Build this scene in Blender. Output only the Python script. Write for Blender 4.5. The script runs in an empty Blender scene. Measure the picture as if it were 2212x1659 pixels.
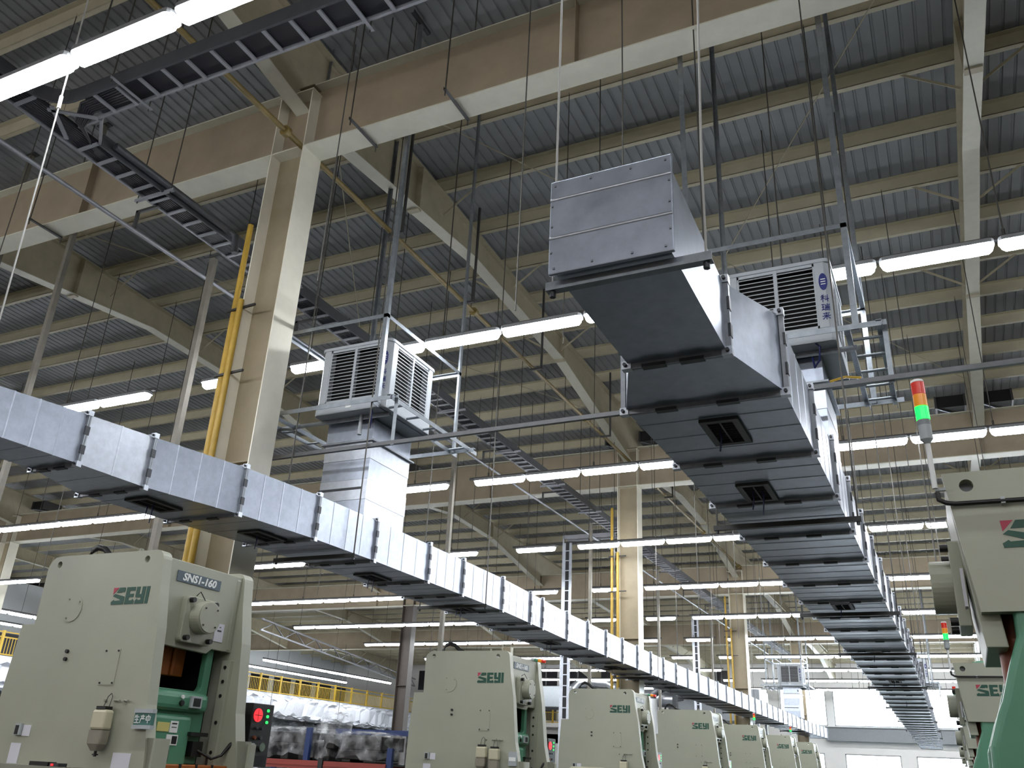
import bpy, bmesh, math, random
from mathutils import Vector, Matrix
random.seed(7)
scn = bpy.context.scene
COL = scn.collection
PI = math.pi

# ------------------------------------------------------------------ camera, world, exposure
def _rot(yaw, pitch, roll):
    cy, sy, cp, sp = math.cos(yaw), math.sin(yaw), math.cos(pitch), math.sin(pitch)
    fwd = Vector((sy*cp, cy*cp, sp)); right = Vector((cy, -sy, 0)); up = right.cross(fwd)
    cr, sr = math.cos(roll), math.sin(roll)
    r = right*cr + up*sr; u = up*cr - right*sr
    return r, u, fwd
_r, _u, _f = _rot(-.46448, .41106, .050198)
cam_d = bpy.data.cameras.new('camera'); cam = bpy.data.objects.new('camera', cam_d); COL.objects.link(cam)
cam.matrix_world = Matrix(((_r.x, _u.x, -_f.x, 0), (_r.y, _u.y, -_f.y, 0), (_r.z, _u.z, -_f.z, 1.6), (0, 0, 0, 1)))
cam_d.sensor_width = 36.0; cam_d.lens = 1898.9*36/2212
cam_d.clip_end = 300
scn.camera = cam
w = bpy.data.worlds.new('overcast_sky'); scn.world = w; w.use_nodes = True
bg = w.node_tree.nodes['Background']; bg.inputs[0].default_value = (.86, .93, 1, 1); bg.inputs[1].default_value = 14
LAMP = 30.0
scn.view_settings.view_transform = 'Standard'; scn.view_settings.look = 'None'
scn.view_settings.gamma = 1; scn.view_settings.use_curve_mapping = False
scn.view_settings.exposure = 1.0
scn.cycles.max_bounces = 8; scn.cycles.diffuse_bounces = 4; scn.cycles.glossy_bounces = 3
scn.cycles.transmission_bounces = 4; scn.cycles.transparent_max_bounces = 8
scn.cycles.use_light_tree = True; scn.cycles.sample_clamp_indirect = 4.0
scn.cycles.caustics_reflective = False; scn.cycles.caustics_refractive = False

# ------------------------------------------------------------------ materials
def lin(c): return tuple(((x/255/12.92) if x/255 <= .04045 else ((x/255+.055)/1.055)**2.4) for x in c)
MATS = {}
def mat(name, rgb, rough=.55, metal=0.0, noise=0.0, nscale=6.0, bump=0.0, bscale=30.0, emit=None, estr=0.0, spec=.5, stretch=None, alpha=1.0, rvar=0.0):
    m = bpy.data.materials.new(name); m.use_nodes = True
    nt = m.node_tree; b = nt.nodes['Principled BSDF']
    c = lin(rgb)
    b.inputs['Base Color'].default_value = (*c, 1)
    b.inputs['Roughness'].default_value = rough; b.inputs['Metallic'].default_value = metal
    b.inputs['Specular IOR Level'].default_value = spec
    b.inputs['Alpha'].default_value = alpha
    if noise or bump or rvar:
        tc = nt.nodes.new('ShaderNodeTexCoord'); mp = nt.nodes.new('ShaderNodeMapping')
        nt.links.new(tc.outputs['Object'], mp.inputs[0])
        if stretch: mp.inputs['Scale'].default_value = stretch
    if noise or rvar:
        n = nt.nodes.new('ShaderNodeTexNoise'); n.inputs['Scale'].default_value = nscale; n.inputs['Detail'].default_value = 6
        n.inputs['Roughness'].default_value = .65
        nt.links.new(mp.outputs[0], n.inputs[0])
    if noise:
        r = nt.nodes.new('ShaderNodeMapRange'); r.inputs[1].default_value = .3; r.inputs[2].default_value = .7
        r.inputs[3].default_value = 1-noise; r.inputs[4].default_value = 1+noise*.6
        mx = nt.nodes.new('ShaderNodeMix'); mx.data_type = 'RGBA'; mx.blend_type = 'MULTIPLY'; mx.inputs[0].default_value = 1
        mx.inputs[6].default_value = (*c, 1)
        cb = nt.nodes.new('ShaderNodeCombineColor')
        nt.links.new(n.outputs[0], r.inputs[0])
        for k in range(3): nt.links.new(r.outputs[0], cb.inputs[k])
        nt.links.new(cb.outputs[0], mx.inputs[7]); nt.links.new(mx.outputs[2], b.inputs['Base Color'])
    if rvar:
        r2 = nt.nodes.new('ShaderNodeMapRange'); r2.inputs[1].default_value = .3; r2.inputs[2].default_value = .7
        r2.inputs[3].default_value = rough-rvar; r2.inputs[4].default_value = rough+rvar
        nt.links.new(n.outputs[0], r2.inputs[0]); nt.links.new(r2.outputs[0], b.inputs['Roughness'])
    if bump:
        n2 = nt.nodes.new('ShaderNodeTexNoise'); n2.inputs['Scale'].default_value = bscale; n2.inputs['Detail'].default_value = 4
        nt.links.new(mp.outputs[0], n2.inputs[0])
        bp = nt.nodes.new('ShaderNodeBump'); bp.inputs['Strength'].default_value = bump; bp.inputs['Distance'].default_value = .02
        nt.links.new(n2.outputs[0], bp.inputs['Height']); nt.links.new(bp.outputs[0], b.inputs['Normal'])
    if emit:
        b.inputs['Emission Color'].default_value = (*emit, 1); b.inputs['Emission Strength'].default_value = estr
    MATS[name] = m
    return m
M_deck = mat('roof_sheet_grey', (142, 145, 147), .55, noise=.14, nscale=.9)
M_cream = mat('cream_steel_paint', (182, 174, 150), .5, noise=.14, nscale=3.0)
M_purl = mat('purlin_cream_paint', (190, 183, 158), .5, noise=.12, nscale=2.0)
M_beam = mat('beam_web_brown_paint', (152, 139, 118), .6, noise=.16, nscale=1.5)  # browner than the flange paint, for webs and stiffeners
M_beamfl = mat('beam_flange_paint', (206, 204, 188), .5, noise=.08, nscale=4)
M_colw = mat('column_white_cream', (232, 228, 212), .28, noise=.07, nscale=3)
M_colweb = mat('column_web_brown', (150, 138, 114), .55, noise=.14, nscale=2)  # browner all over than the flanges
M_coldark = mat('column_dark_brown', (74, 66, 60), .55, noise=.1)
M_galv = mat('galvanised_sheet', (172, 180, 194), .32, .62, noise=.14, nscale=11, rvar=.025)
M_galvb = mat('galvanised_bright', (192, 198, 208), .34, .65, noise=.14, nscale=14, rvar=.025)
M_galve = mat('galvanised_end_cap', (168, 176, 190), .4, .8, noise=.24, nscale=4, bump=.04, bscale=5, rvar=.05)
M_flange = mat('galvanised_flange', (142, 146, 152), .45, .8, noise=.15, nscale=20)
M_seam = mat('dark_joint_clip', (70, 72, 76), .5, .6)
M_anglen = mat('shaded_grey_angle', (104, 106, 108), .5, .2, noise=.15, nscale=8)  # darker than the galvanised angle: underside shade put into the colour
M_angle = mat('galvanised_angle', (140, 146, 152), .45, .75, noise=.2, nscale=12)
M_dark = mat('dark_painted_steel', (64, 64, 64), .5, .3, noise=.15, nscale=8)
M_pole = mat('dull_grey_pole', (120, 116, 106), .5, .3, noise=.15, nscale=8)
M_rod = mat('hanger_rod_steel', (82, 80, 76), .5, .5)
M_rope = mat('pale_rope', (176, 176, 172), .7)
M_tray = mat('cable_tray_grey', (146, 148, 154), .5, .5, noise=.12, nscale=6)
M_traycov = mat('cable_tray_side_dark', (74, 76, 80), .5, .4, noise=.12, nscale=5)
M_cable = mat('black_cable', (26, 26, 32), .5, noise=.25, nscale=18, stretch=(20, 1, 1))
M_black = mat('black_plastic', (18, 18, 18), .45)
M_void = mat('dark_interior', (10, 10, 10), .8)
M_yelp = mat('yellow_gas_pipe', (186, 152, 62), .45, noise=.15, nscale=8)
M_yelpd = mat('yellow_ochre_pipe', (126, 108, 60), .5, noise=.2, nscale=8)
M_cool = mat('cooler_white_plastic', (172, 178, 184), .4, noise=.06, nscale=6)
M_slat = mat('cooler_slat_white', (186, 190, 194), .4)
M_blue = mat('blue_print', (24, 36, 110), .5)
M_press = mat('press_grey_green_enamel', (164, 166, 148), .42, noise=.05, nscale=2, bump=.03, bscale=60)
M_pressd = mat('press_grey_recess', (140, 141, 126), .5, noise=.08, nscale=3)
M_green = mat('press_green_enamel', (84, 142, 112), .35, noise=.08, nscale=3)
M_greend = mat('press_dark_green', (34, 70, 54), .3, noise=.1, nscale=3)
M_logo = mat('logo_dark_green', (22, 74, 58), .5)
M_logor = mat('logo_red', (172, 48, 72), .5)
M_plate = mat('slate_nameplate', (72, 88, 98), .45)
M_white = mat('white_print', (232, 234, 232), .5)
M_paper = mat('white_paper', (214, 214, 222), .7)
M_yelpap = mat('yellow_label', (206, 196, 120), .6)
M_orange = mat('orange_machined_steel', (172, 96, 38), .4, .2, noise=.2, nscale=5)
M_brown = mat('red_brown_slide', (130, 66, 36), .4, .2, noise=.2, nscale=5)
M_chrome = mat('bright_steel', (200, 200, 200), .2, 1.0)
M_bottle = mat('cloudy_bottle_plastic', (202, 196, 168), .45, noise=.06, nscale=5)
M_oil = mat('grey_oil_in_bottle', (140, 134, 120), .4, noise=.12, nscale=6)
M_signg = mat('sign_green', (62, 110, 100), .5)
M_lgrey = mat('light_grey_plastic', (170, 176, 178), .5)
M_redled = mat('red_display', (120, 10, 12), .4, emit=(1, .03, .04), estr=.7)
M_grnled = mat('green_led', (20, 120, 40), .4, emit=(.02, 1, .10), estr=1.2)
M_twred = mat('tower_red_lens', (176, 34, 22), .25, emit=(.8, .05, .02), estr=.12)
M_twamb = mat('tower_amber_lens', (206, 124, 24), .25, emit=(1, .4, .02), estr=.12)
M_twgrn = mat('tower_green_lens_lit', (20, 190, 80), .25, emit=(.005, 1, .06), estr=1.5)
M_lamp = mat('lamp_diffuser_lit', (245, 248, 255), .4, emit=(.93, .96, 1.0), estr=LAMP)
M_lhouse = mat('lamp_housing_grey', (130, 132, 134), .5)
M_rail = mat('lamp_rail_dark', (70, 70, 70), .5, .3)
M_yrail = mat('yellow_railing_paint', (206, 172, 60), .45)
M_foil = mat('white_foil_insulation', (222, 226, 234), .45, noise=.06, nscale=3, bump=.9, bscale=7)
M_flex = mat('white_flexible_hose', (226, 228, 230), .5)
M_wallw = mat('white_wall_panel', (214, 218, 220), .6, noise=.04, nscale=1)
M_wallg = mat('warm_grey_wall', (196, 182, 170), .7, noise=.06, nscale=1)
M_farw = mat('far_wall_light_panel', (238, 237, 234), .6, noise=.03, nscale=1)
M_winfr = mat('window_frame_grey', (150, 152, 154), .5)
M_winbk = mat('dark_window_panel', (34, 34, 40), .3)
M_floor = mat('grey_epoxy_floor', (34, 37, 35), .45, noise=.08, nscale=.7)
M_rblue = mat('rack_blue_paint', (40, 62, 116), .45)
M_rred = mat('rack_red_paint', (166, 74, 66), .45, noise=.12, nscale=5)
M_mould = mat('dark_steel_mould', (44, 42, 40), .5, .4, noise=.3, nscale=6)
M_silver = mat('silver_duct', (190, 194, 200), .3, .85)
M_tank = mat('grey_tank_paint', (132, 138, 142), .5, noise=.06)
M_bluep = mat('blue_hose', (26, 34, 84), .45)
M_drum = mat('pale_drum', (186, 184, 160), .45)
M_ochre = mat('ochre_board', (190, 140, 62), .6, noise=.08)
def film_mat():
    m = bpy.data.materials.new('clear_plastic_film'); m.use_nodes = True; nt = m.node_tree
    b = nt.nodes['Principled BSDF']; out = nt.nodes['Material Output']
    b.inputs['Base Color'].default_value = (.8, .82, .84, 1); b.inputs['Roughness'].default_value = .18
    t = nt.nodes.new('ShaderNodeBsdfTransparent'); mx = nt.nodes.new('ShaderNodeMixShader')
    tc = nt.nodes.new('ShaderNodeTexCoord'); n = nt.nodes.new('ShaderNodeTexNoise'); n.inputs['Scale'].default_value = 5; n.inputs['Detail'].default_value = 5
    nt.links.new(tc.outputs['Object'], n.inputs[0])
    r = nt.nodes.new('ShaderNodeMapRange'); r.inputs[1].default_value = .42; r.inputs[2].default_value = .68; r.inputs[3].default_value = .03; r.inputs[4].default_value = .38
    nt.links.new(n.outputs[0], r.inputs[0]); nt.links.new(r.outputs[0], mx.inputs[0])
    bp = nt.nodes.new('ShaderNodeBump'); bp.inputs['Strength'].default_value = 1; bp.inputs['Distance'].default_value = .05
    nt.links.new(n.outputs[0], bp.inputs['Height']); nt.links.new(bp.outputs[0], b.inputs['Normal'])
    nt.links.new(t.outputs[0], mx.inputs[1]); nt.links.new(b.outputs[0], mx.inputs[2]); nt.links.new(mx.outputs[0], out.inputs[0])
    return m
M_film = film_mat()
def glass_mat():
    m = bpy.data.materials.new('window_glass'); m.use_nodes = True; nt = m.node_tree
    out = nt.nodes['Material Output']; nt.nodes.remove(nt.nodes['Principled BSDF'])
    t = nt.nodes.new('ShaderNodeBsdfTransparent'); t.inputs[0].default_value = (.93, .96, .97, 1)
    g = nt.nodes.new('ShaderNodeBsdfGlossy'); g.inputs['Roughness'].default_value = .05
    mx = nt.nodes.new('ShaderNodeMixShader'); mx.inputs[0].default_value = .07
    nt.links.new(t.outputs[0], mx.inputs[1]); nt.links.new(g.outputs[0], mx.inputs[2]); nt.links.new(mx.outputs[0], out.inputs[0])
    return m
M_glass = glass_mat()

# ------------------------------------------------------------------ helpers
class MB:
    """collects shapes, then links them as ONE mesh object"""
    def __init__(self): self.v = []; self.f = []; self.mi = []; self.mats = []; self.sm = []
    def _m(self, m):
        if m is None: return 0
        if m not in self.mats: self.mats.append(m)
        return self.mats.index(m)
    def add(self, vs, fs, m=None, smooth=False):
        o = len(self.v); self.v += [tuple(p) for p in vs]
        for f in fs:
            self.f.append([i+o for i in f]); self.mi.append(self._m(m)); self.sm.append(smooth)
        return self
    def box(self, x0, x1, y0, y1, z0, z1, m=None):
        vs = [(x0,y0,z0),(x1,y0,z0),(x1,y1,z0),(x0,y1,z0),(x0,y0,z1),(x1,y0,z1),(x1,y1,z1),(x0,y1,z1)]
        return self.add(vs, [(0,3,2,1),(4,5,6,7),(0,1,5,4),(1,2,6,5),(2,3,7,6),(3,0,4,7)], m)
    def cbox(self, c, s, m=None):
        return self.box(c[0]-s[0]/2, c[0]+s[0]/2, c[1]-s[1]/2, c[1]+s[1]/2, c[2]-s[2]/2, c[2]+s[2]/2, m)
    def bar(self, p, q, w, h, m=None, up=(0,0,1)):
        p = Vector(p); q = Vector(q); d = (q-p).normalized(); up = Vector(up)
        if abs(d.dot(up)) > .98: up = Vector((0,1,0))
        s = d.cross(up).normalized(); u = s.cross(d)
        vs = []
        for c in (p, q):
            for a, b in ((-1,-1),(1,-1),(1,1),(-1,1)): vs.append(c + s*(a*w/2) + u*(b*h/2))
        return self.add(vs, [(0,1,2,3),(7,6,5,4),(0,4,5,1),(1,5,6,2),(2,6,7,3),(3,7,4,0)], m)
    def angle(self, p, q, w, t, m=None, a=(1,0,0), b=(0,1,0)):
        """L-profile bar from p to q: two thin legs along a and b"""
        p = Vector(p); q = Vector(q); a = Vector(a); b = Vector(b)
        pts = [(0,0),(w,0),(w,t),(t,t),(t,w),(0,w)]
        vs = [p + a*x + b*y for x, y in pts] + [q + a*x + b*y for x, y in pts]
        fs = [(5,4,3,2,1,0),(6,7,8,9,10,11)] + [(i,(i+1)%6,6+(i+1)%6,6+i) for i in range(6)]
        return self.add(vs, fs, m)
    def tube(self, pts, r, n=8, m=None, cap=True):
        pts = [Vector(p) for p in pts]; vs = []; fs = []
        ref = Vector((0,0,1))
        for i, p in enumerate(pts):
            d = (pts[min(i+1, len(pts)-1)] - pts[max(i-1, 0)]).normalized()
            rf = ref if abs(d.dot(ref)) < .95 else Vector((1,0,0))
            s = d.cross(rf).normalized(); u = s.cross(d)
            rr = r[i] if isinstance(r, (list, tuple)) else r
            for k in range(n):
                a = 2*PI*k/n; vs.append(p + s*(rr*math.cos(a)) + u*(rr*math.sin(a)))
        for i in range(len(pts)-1):
            for k in range(n):
                fs.append((i*n+k, i*n+(k+1)%n, (i+1)*n+(k+1)%n, (i+1)*n+k))
        self.add(vs, fs, m, n > 5)
        if cap: self.add(vs[:n], [tuple(range(n))[::-1]], m); self.add(vs[-n:], [tuple(range(n))], m)
        return self
    def prism(self, poly, axis, a, b, m=None):
        """extrudes a 2D polygon (in the two other axes, in order) along axis from a to b"""
        n = len(poly)
        def P(u, v, t): return {'x': (t, u, v), 'y': (u, t, v), 'z': (u, v, t)}[axis]
        vs = [P(u, v, a) for u, v in poly] + [P(u, v, b) for u, v in poly]
        fs = [tuple(range(n)), tuple(range(2*n-1, n-1, -1))] + [(i, n+i, n+(i+1)%n, (i+1)%n) for i in range(n)]
        return self.add(vs, fs, m)
    def build(self, name, m=None, parent=None, org=(0,0,0), bevel=0.0, seg=2, **props):
        me = bpy.data.meshes.new(name)
        ox, oy, oz = org
        me.from_pydata([(x-ox, y-oy, z-oz) for x, y, z in self.v], [], self.f)
        mats = self.mats if self.mats else [m]
        if m is not None and self.mats and m not in self.mats: pass
        for mm in mats: me.materials.append(mm)
        me.polygons.foreach_set('material_index', self.mi); me.polygons.foreach_set('use_smooth', self.sm)
        bm = bmesh.new(); bm.from_mesh(me); bmesh.ops.recalc_face_normals(bm, faces=bm.faces); bm.to_mesh(me); bm.free()
        o = link(name, me, parent, **props)
        if parent is None: o.location = org
        if bevel:
            bv = o.modifiers.new('edge', 'BEVEL'); bv.width = bevel; bv.segments = seg; bv.limit_method = 'ANGLE'; bv.angle_limit = .7
        return o
def link(name, data, parent=None, **props):
    o = bpy.data.objects.new(name, data); COL.objects.link(o)
    if parent is not None: o.parent = parent
    for k, v in props.items():
        if v: o[k] = v
    return o
def thing(name, label, cat, loc=(0,0,0), group=None, kind=None, rz=0):
    o = link(name, None, None, label=label, category=cat, group=group, kind=kind)
    o.location = loc; o.rotation_euler = (0, 0, rz); o.empty_display_size = .2
    return o
def copy_tree(o, parent=None):
    c = o.copy(); COL.objects.link(c); c.parent = parent
    for ch in o.children: copy_tree(ch, c)
    return c
def circ(cx, cy, r, n=24, a0=0): return [(cx+r*math.cos(a0+2*PI*k/n), cy+r*math.sin(a0+2*PI*k/n)) for k in range(n)]
def rrect(x0, x1, y0, y1, r, n=4):
    out = []
    for cx, cy, a in ((x1-r, y1-r, 0), (x0+r, y1-r, PI/2), (x0+r, y0+r, PI), (x1-r, y0+r, 1.5*PI)):
        for k in range(n+1): out.append((cx+r*math.cos(a+PI/2*k/n), cy+r*math.sin(a+PI/2*k/n)))
    return out
ORD = ['zeroth','first','second','third','fourth','fifth','sixth','seventh','eighth','ninth','tenth','eleventh','twelfth','thirteenth','fourteenth','fifteenth','sixteenth','seventeenth','eighteenth','nineteenth','twentieth']
def text_mesh(s, size, m, name='lettering'):
    cu = bpy.data.curves.new(name, 'FONT'); cu.body = s; cu.size = size; cu.extrude = .002; cu.align_x = 'CENTER'; cu.align_y = 'CENTER'
    cu.resolution_u = 3; cu.offset = size*.035; cu.shear = .18
    o = bpy.data.objects.new(name, cu); COL.objects.link(o)
    bpy.context.view_layer.update()
    dg = bpy.context.evaluated_depsgraph_get()
    me = bpy.data.meshes.new_from_object(o.evaluated_get(dg))
    bpy.data.objects.remove(o); bpy.data.curves.remove(cu)
    me.materials.clear(); me.materials.append(m)
    return me

# ------------------------------------------------------------------ structure
def deck_z(y): return 12.45 - .04*(y-8.25)
# floor
MB().box(-62, 24, -12, 80, -.2, 0).build('floor', M_floor, label='grey epoxy factory floor under the presses', kind='structure')
# roof sheet with trapezoid ribs along Y (ceiling), pitch .2
mb = MB(); vs = []; Y0, Y1 = -12.0, 72.0
x = -60.0
while x < 22.01:
    for dx, dz in ((0, 0), (.15, 0), (.16, .022), (.19, .022)):
        for y in (Y0, Y1): vs.append((x+dx, y, deck_z(y)+dz))
    x += .2
nseg = len(vs)//2-1
mb.add(vs, [(2*i, 2*i+2, 2*i+3, 2*i+1) for i in range(nseg)])
ceil = mb.build('ceiling', M_deck, label='ribbed grey metal roof sheet over cream purlins and rafters', kind='structure')
# purlins: one Z-section mesh, shared
def zmesh():
    m = MB(); h, t, f = .25, .012, .085
    m.box(-60, 22, -t/2, t/2, -h, 0, M_purl); m.box(-60, 22, -t/2, t/2+f, -h, -h+t, M_purl); m.box(-60, 22, -t/2-f, t/2, -t, 0, M_purl)
    return m
p0 = zmesh().build('purlin', M_purl, ceil); y = -11.7; k = 0
pys = []
while y < 71.8:
    if k: o = p0.copy(); COL.objects.link(o); o.parent = ceil
    else: o = p0
    o.location = (0, y, deck_z(y)-.003); pys.append(y); y += 1.5; k += 1
# rafters: tapered I profile per column line, deeper at the column lines
RX = [-53.9+9.2, -35.6, -26.4, -17.2, -8.0, 1.4, 10.6]
YC = [8.25, 24.1, 38.5, 54.0, 70.0]
def raft_depth(y):
    d = .62
    for c in YC + [-7.6]:
        e = max(0, 1-abs(y-c)/5.5); d = max(d, .62 + .78*e)
    return d
ys = [-12, -8, -7.6, -5, -2.2, 2.75, 5.5, 7, 8.25, 9.5, 11.5, 13.75, 18.6, 21, 23, 24.1, 25.2, 27, 29.6, 33, 36, 38.5, 41, 44, 48.5, 51, 54, 57, 59.5, 64.5, 67, 70, 71.8]
mr = MB()
for a, b in zip(ys[:-1], ys[1:]):
    ta, tb = deck_z(a)-.26, deck_z(b)-.26; ba, bb = ta-raft_depth(a), tb-raft_depth(b)
    for (x0, x1, za0, za1, zb0, zb1, m) in ((-.006, .006, ba, ta, bb, tb, M_cream), (-.13, .13, ba-.015, ba, bb-.015, bb, M_beamfl), (-.13, .13, ta-.012, ta, tb-.012, tb, M_cream)):
        mr.add([(x0,a,za0),(x1,a,za0),(x1,b,zb0),(x0,b,zb0),(x0,a,za1),(x1,a,za1),(x1,b,zb1),(x0,b,zb1)],
               [(0,3,2,1),(4,5,6,7),(0,1,5,4),(1,2,6,5),(2,3,7,6),(3,0,4,7)], m)
for y in (5.5, 11.5, 18.6, 27, 33, 48.5):
    z1 = deck_z(y)-.26; z0 = z1-raft_depth(y)
    mr.box(-.13, .13, y-.012, y+.012, z0-.02, z1, M_cream); mr.box(-.12, .12, y-.06, y+.06, z0-.05, z0-.015, M_cream)
r0 = mr.build('rafter', M_cream, ceil)
for i, X in enumerate(RX):
    o = r0 if i == 0 else r0.copy()
    if i: COL.objects.link(o); o.parent = ceil
    o.location = (X, 0, 0)
# knee braces between rafter foot and purlin
def brace_mesh(sx):
    m = MB(); m.bar((.12*sx, 0, -.78), (.95*sx, 0, -.2), .012, .045, M_cream); return m
braces = {}
for X in RX:
    for y in pys[4:-3:2]:
        if raft_depth(y) > .9: continue
        for sx in (-1, 1):
            z = deck_z(y)
            if sx not in braces: o = brace_mesh(sx).build('knee_brace', M_cream, ceil); braces[sx] = o
            else: o = braces[sx].copy(); COL.objects.link(o); o.parent = ceil
            o.location = (X, y+.05, z)
# tie beams along X on the column lines
BZ = {8.25: 9.96, 24.1: 9.39, 38.5: 8.86, 54.0: 8.86}
for y, z in BZ.items():
    m = MB(); zt = z+1.18
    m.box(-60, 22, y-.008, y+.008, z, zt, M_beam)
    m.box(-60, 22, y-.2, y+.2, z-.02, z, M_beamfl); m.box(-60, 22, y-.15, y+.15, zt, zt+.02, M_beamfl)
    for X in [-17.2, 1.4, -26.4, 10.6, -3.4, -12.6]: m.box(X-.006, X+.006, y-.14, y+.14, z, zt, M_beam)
    m.build('tie_beam', M_beam, ceil)
# bracing rods under the roof
m = MB()
for (xa, ya, xb, yb) in ((-17.2, 8.6, -8, 24), (-8, 8.6, 1.4, 24), (1.4, 8.6, -8, 24), (-8, 8.6, -17.2, 24), (-8, 24.4, 1.4, 38.4)):
    m.tube([(xa, ya, deck_z(ya)-.42), (xb, yb, deck_z(yb)-.42)], .011, 5, M_cream)
m.build('bracing_rod', M_cream, ceil)
# dark boxes beside the rafters, just past the second tie beam
vm = MB()
vm.box(-.33, .33, -.4, .4, -.02, .3, M_void); vm.box(-.38, -.33, -.45, .45, -.04, .3, M_dark); vm.box(.33, .38, -.45, .45, -.04, .3, M_dark); vm.bar((-.33,-.4,-.04),(.33,.4,-.04),.03,.03,M_angle)
v0 = None
for X in RX:
    for s in (-.55, .55):
        if v0 is None: o = v0 = vm.build('dark_roof_box', M_void, ceil)
        else: o = v0.copy(); COL.objects.link(o); o.parent = ceil
        o.location = (X+s, 24.95, 11.0)

# columns: H section, flanges facing +-X, browner web facing the camera
def column(X, Y, ztop, label, d=.62, fw=.42, dark=False):
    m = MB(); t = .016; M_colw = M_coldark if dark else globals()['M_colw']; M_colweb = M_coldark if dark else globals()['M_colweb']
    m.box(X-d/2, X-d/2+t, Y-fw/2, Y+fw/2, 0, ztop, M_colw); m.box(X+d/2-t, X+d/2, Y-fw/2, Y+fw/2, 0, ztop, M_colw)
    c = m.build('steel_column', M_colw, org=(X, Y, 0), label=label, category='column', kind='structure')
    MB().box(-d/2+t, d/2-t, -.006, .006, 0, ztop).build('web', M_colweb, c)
    w_ = MB()
    for z in (BZ.get(Y, 8.3), BZ.get(Y, 8.3)+1.16, 5.0): w_.box(-d/2+t, d/2-t, -fw/2+.02, fw/2-.02, z, z+.015)
    w_.build('stiffener_plate', M_colweb, c)
    MB().box(-d/2-.05, d/2+.05, -fw/2-.05, fw/2+.05, 0, .03).build('base_plate', M_colw, c)
    MB().box(-d/2-.02, d/2+.02, -fw/2-.02, fw/2+.02, ztop, ztop+.02).build('cap_plate', M_colw, c)
    return c
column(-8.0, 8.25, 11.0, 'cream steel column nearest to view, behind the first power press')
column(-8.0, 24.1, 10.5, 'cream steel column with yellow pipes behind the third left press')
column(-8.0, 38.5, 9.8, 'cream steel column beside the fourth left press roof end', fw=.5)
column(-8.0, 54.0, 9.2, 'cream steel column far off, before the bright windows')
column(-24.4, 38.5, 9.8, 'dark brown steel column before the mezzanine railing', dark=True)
column(-35.6, 24.1, 10.5, 'shaded steel column at the far left behind first press')
column(-26.4, 54.0, 9.2, 'distant shaded column among silver pipes')
# far wall (+Y) with windows
FW = 72.0
def wall_piece(m, x0, x1, z0, z1): m.box(x0, x1, FW, FW+.2, z0, z1)
m = MB()
wall_piece(m, -60, 22, 8.0, 10.6)
wall_piece(m, -60, 22, 4.3, 5.45)
wall_piece(m, -60, -15.2, 5.45, 8.0)
wall_piece(m, 10, 22, 5.45, 8.0)
for a, b in ((-13.1, -12.2), (-8.9, -8.4), (.2, .6), (9.4, 10)): wall_piece(m, a, b, 5.45, 8.0)
wall_piece(m, -60, -12.6, 0, 4.3); wall_piece(m, 10, 22, 0, 4.3); wall_piece(m, -60, 22, 3.6, 4.3)
for a, b in ((-9.3, -7.9), (-4.2, -3.2), (1.2, 1.9)): wall_piece(m, a, b, 0, 3.6)
wb = m.build('wall_back', M_farw, label='pale far end wall with rows of daylight windows', kind='structure')
n = 1
for (a, b, z0, z1) in ((-15.2, -13.1, 5.45, 8), (-12.2, -8.9, 5.45, 8), (-8.4, .2, 5.45, 8), (.6, 9.4, 5.45, 8), (-12.6, -9.3, 0, 3.6), (-7.9, -4.2, 0, 3.6), (-3.2, 1.2, 0, 3.6), (1.9, 10, 0, 3.6)):
    fr = MB()
    for (p, q, r, s) in ((a, b, z0, z0+.07), (a, b, z1-.07, z1), (a, a+.07, z0, z1), (b-.07, b, z0, z1)): fr.box(p, q, FW+.05, FW+.13, r, s)
    k = 1
    while a + 2.1*k < b-.5: fr.box(a+2.1*k-.025, a+2.1*k+.025, FW+.06, FW+.12, z0, z1); k += 1
    where = 'upper' if z0 > 1 else 'ground level'
    wn = fr.build('window_%d' % n, M_winfr, label='bright %s window bay in the far end wall' % where, kind='structure')
    MB().box(a+.07, b-.07, FW+.085, FW+.095, z0+.07, z1-.07).build('pane', M_glass, wn)
    n += 1
for i in range(10):
    X = -44+2.9*i
    MB().box(X, X+2.0, FW-.05, FW, 7.65, 9.3, M_winbk).box(X+.95, X+1.05, FW-.08, FW-.04, 7.65, 9.3, M_winfr).build('dark_window', M_winbk, wb)
    if X < -20: MB().box(X, X+2.0, FW-.05, FW, 5.35, 7.2).build('dark_window', M_winbk, wb)
# crane-type girder across the far wall
MB().box(-9, 22, 71.2, 71.5, 4.5, 5.3).box(-9, 22, 71.05, 71.65, 4.42, 4.5).box(-9, 22, 71.05, 71.65, 5.3, 5.36).build('trim_1', M_tank, label='grey steel girder running along the far end wall', kind='structure')
# side walls
MB().box(-60.2, -60, -12, 72, 0, 15).build('wall_left', M_wallg, label='distant warm grey side wall left', kind='structure')
MB().box(22, 22.2, -12, 72, 0, 15).build('wall_right', M_wallg, label='warm grey side wall behind the right row of presses', kind='structure')
MB().box(-60.2, 22.2, -12.2, -12, 0, 15).build('wall_front', M_wallg, label='warm grey end wall behind the viewer', kind='structure')
# mezzanine back partition: white panels and dark openings
m = MB(); m.box(-52.2, -52, 20, 72, 0, 10.8)
wp = m.build('wall_partition', M_wallw, label='white partition wall with dark openings behind the mezzanine', kind='structure')
for i in range(17):
    y = 24+2.9*i
    MB().box(-52.0, -51.95, y, y+2.2, 5.35, 7.7).build('dark_opening', M_winbk, wp)

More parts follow.
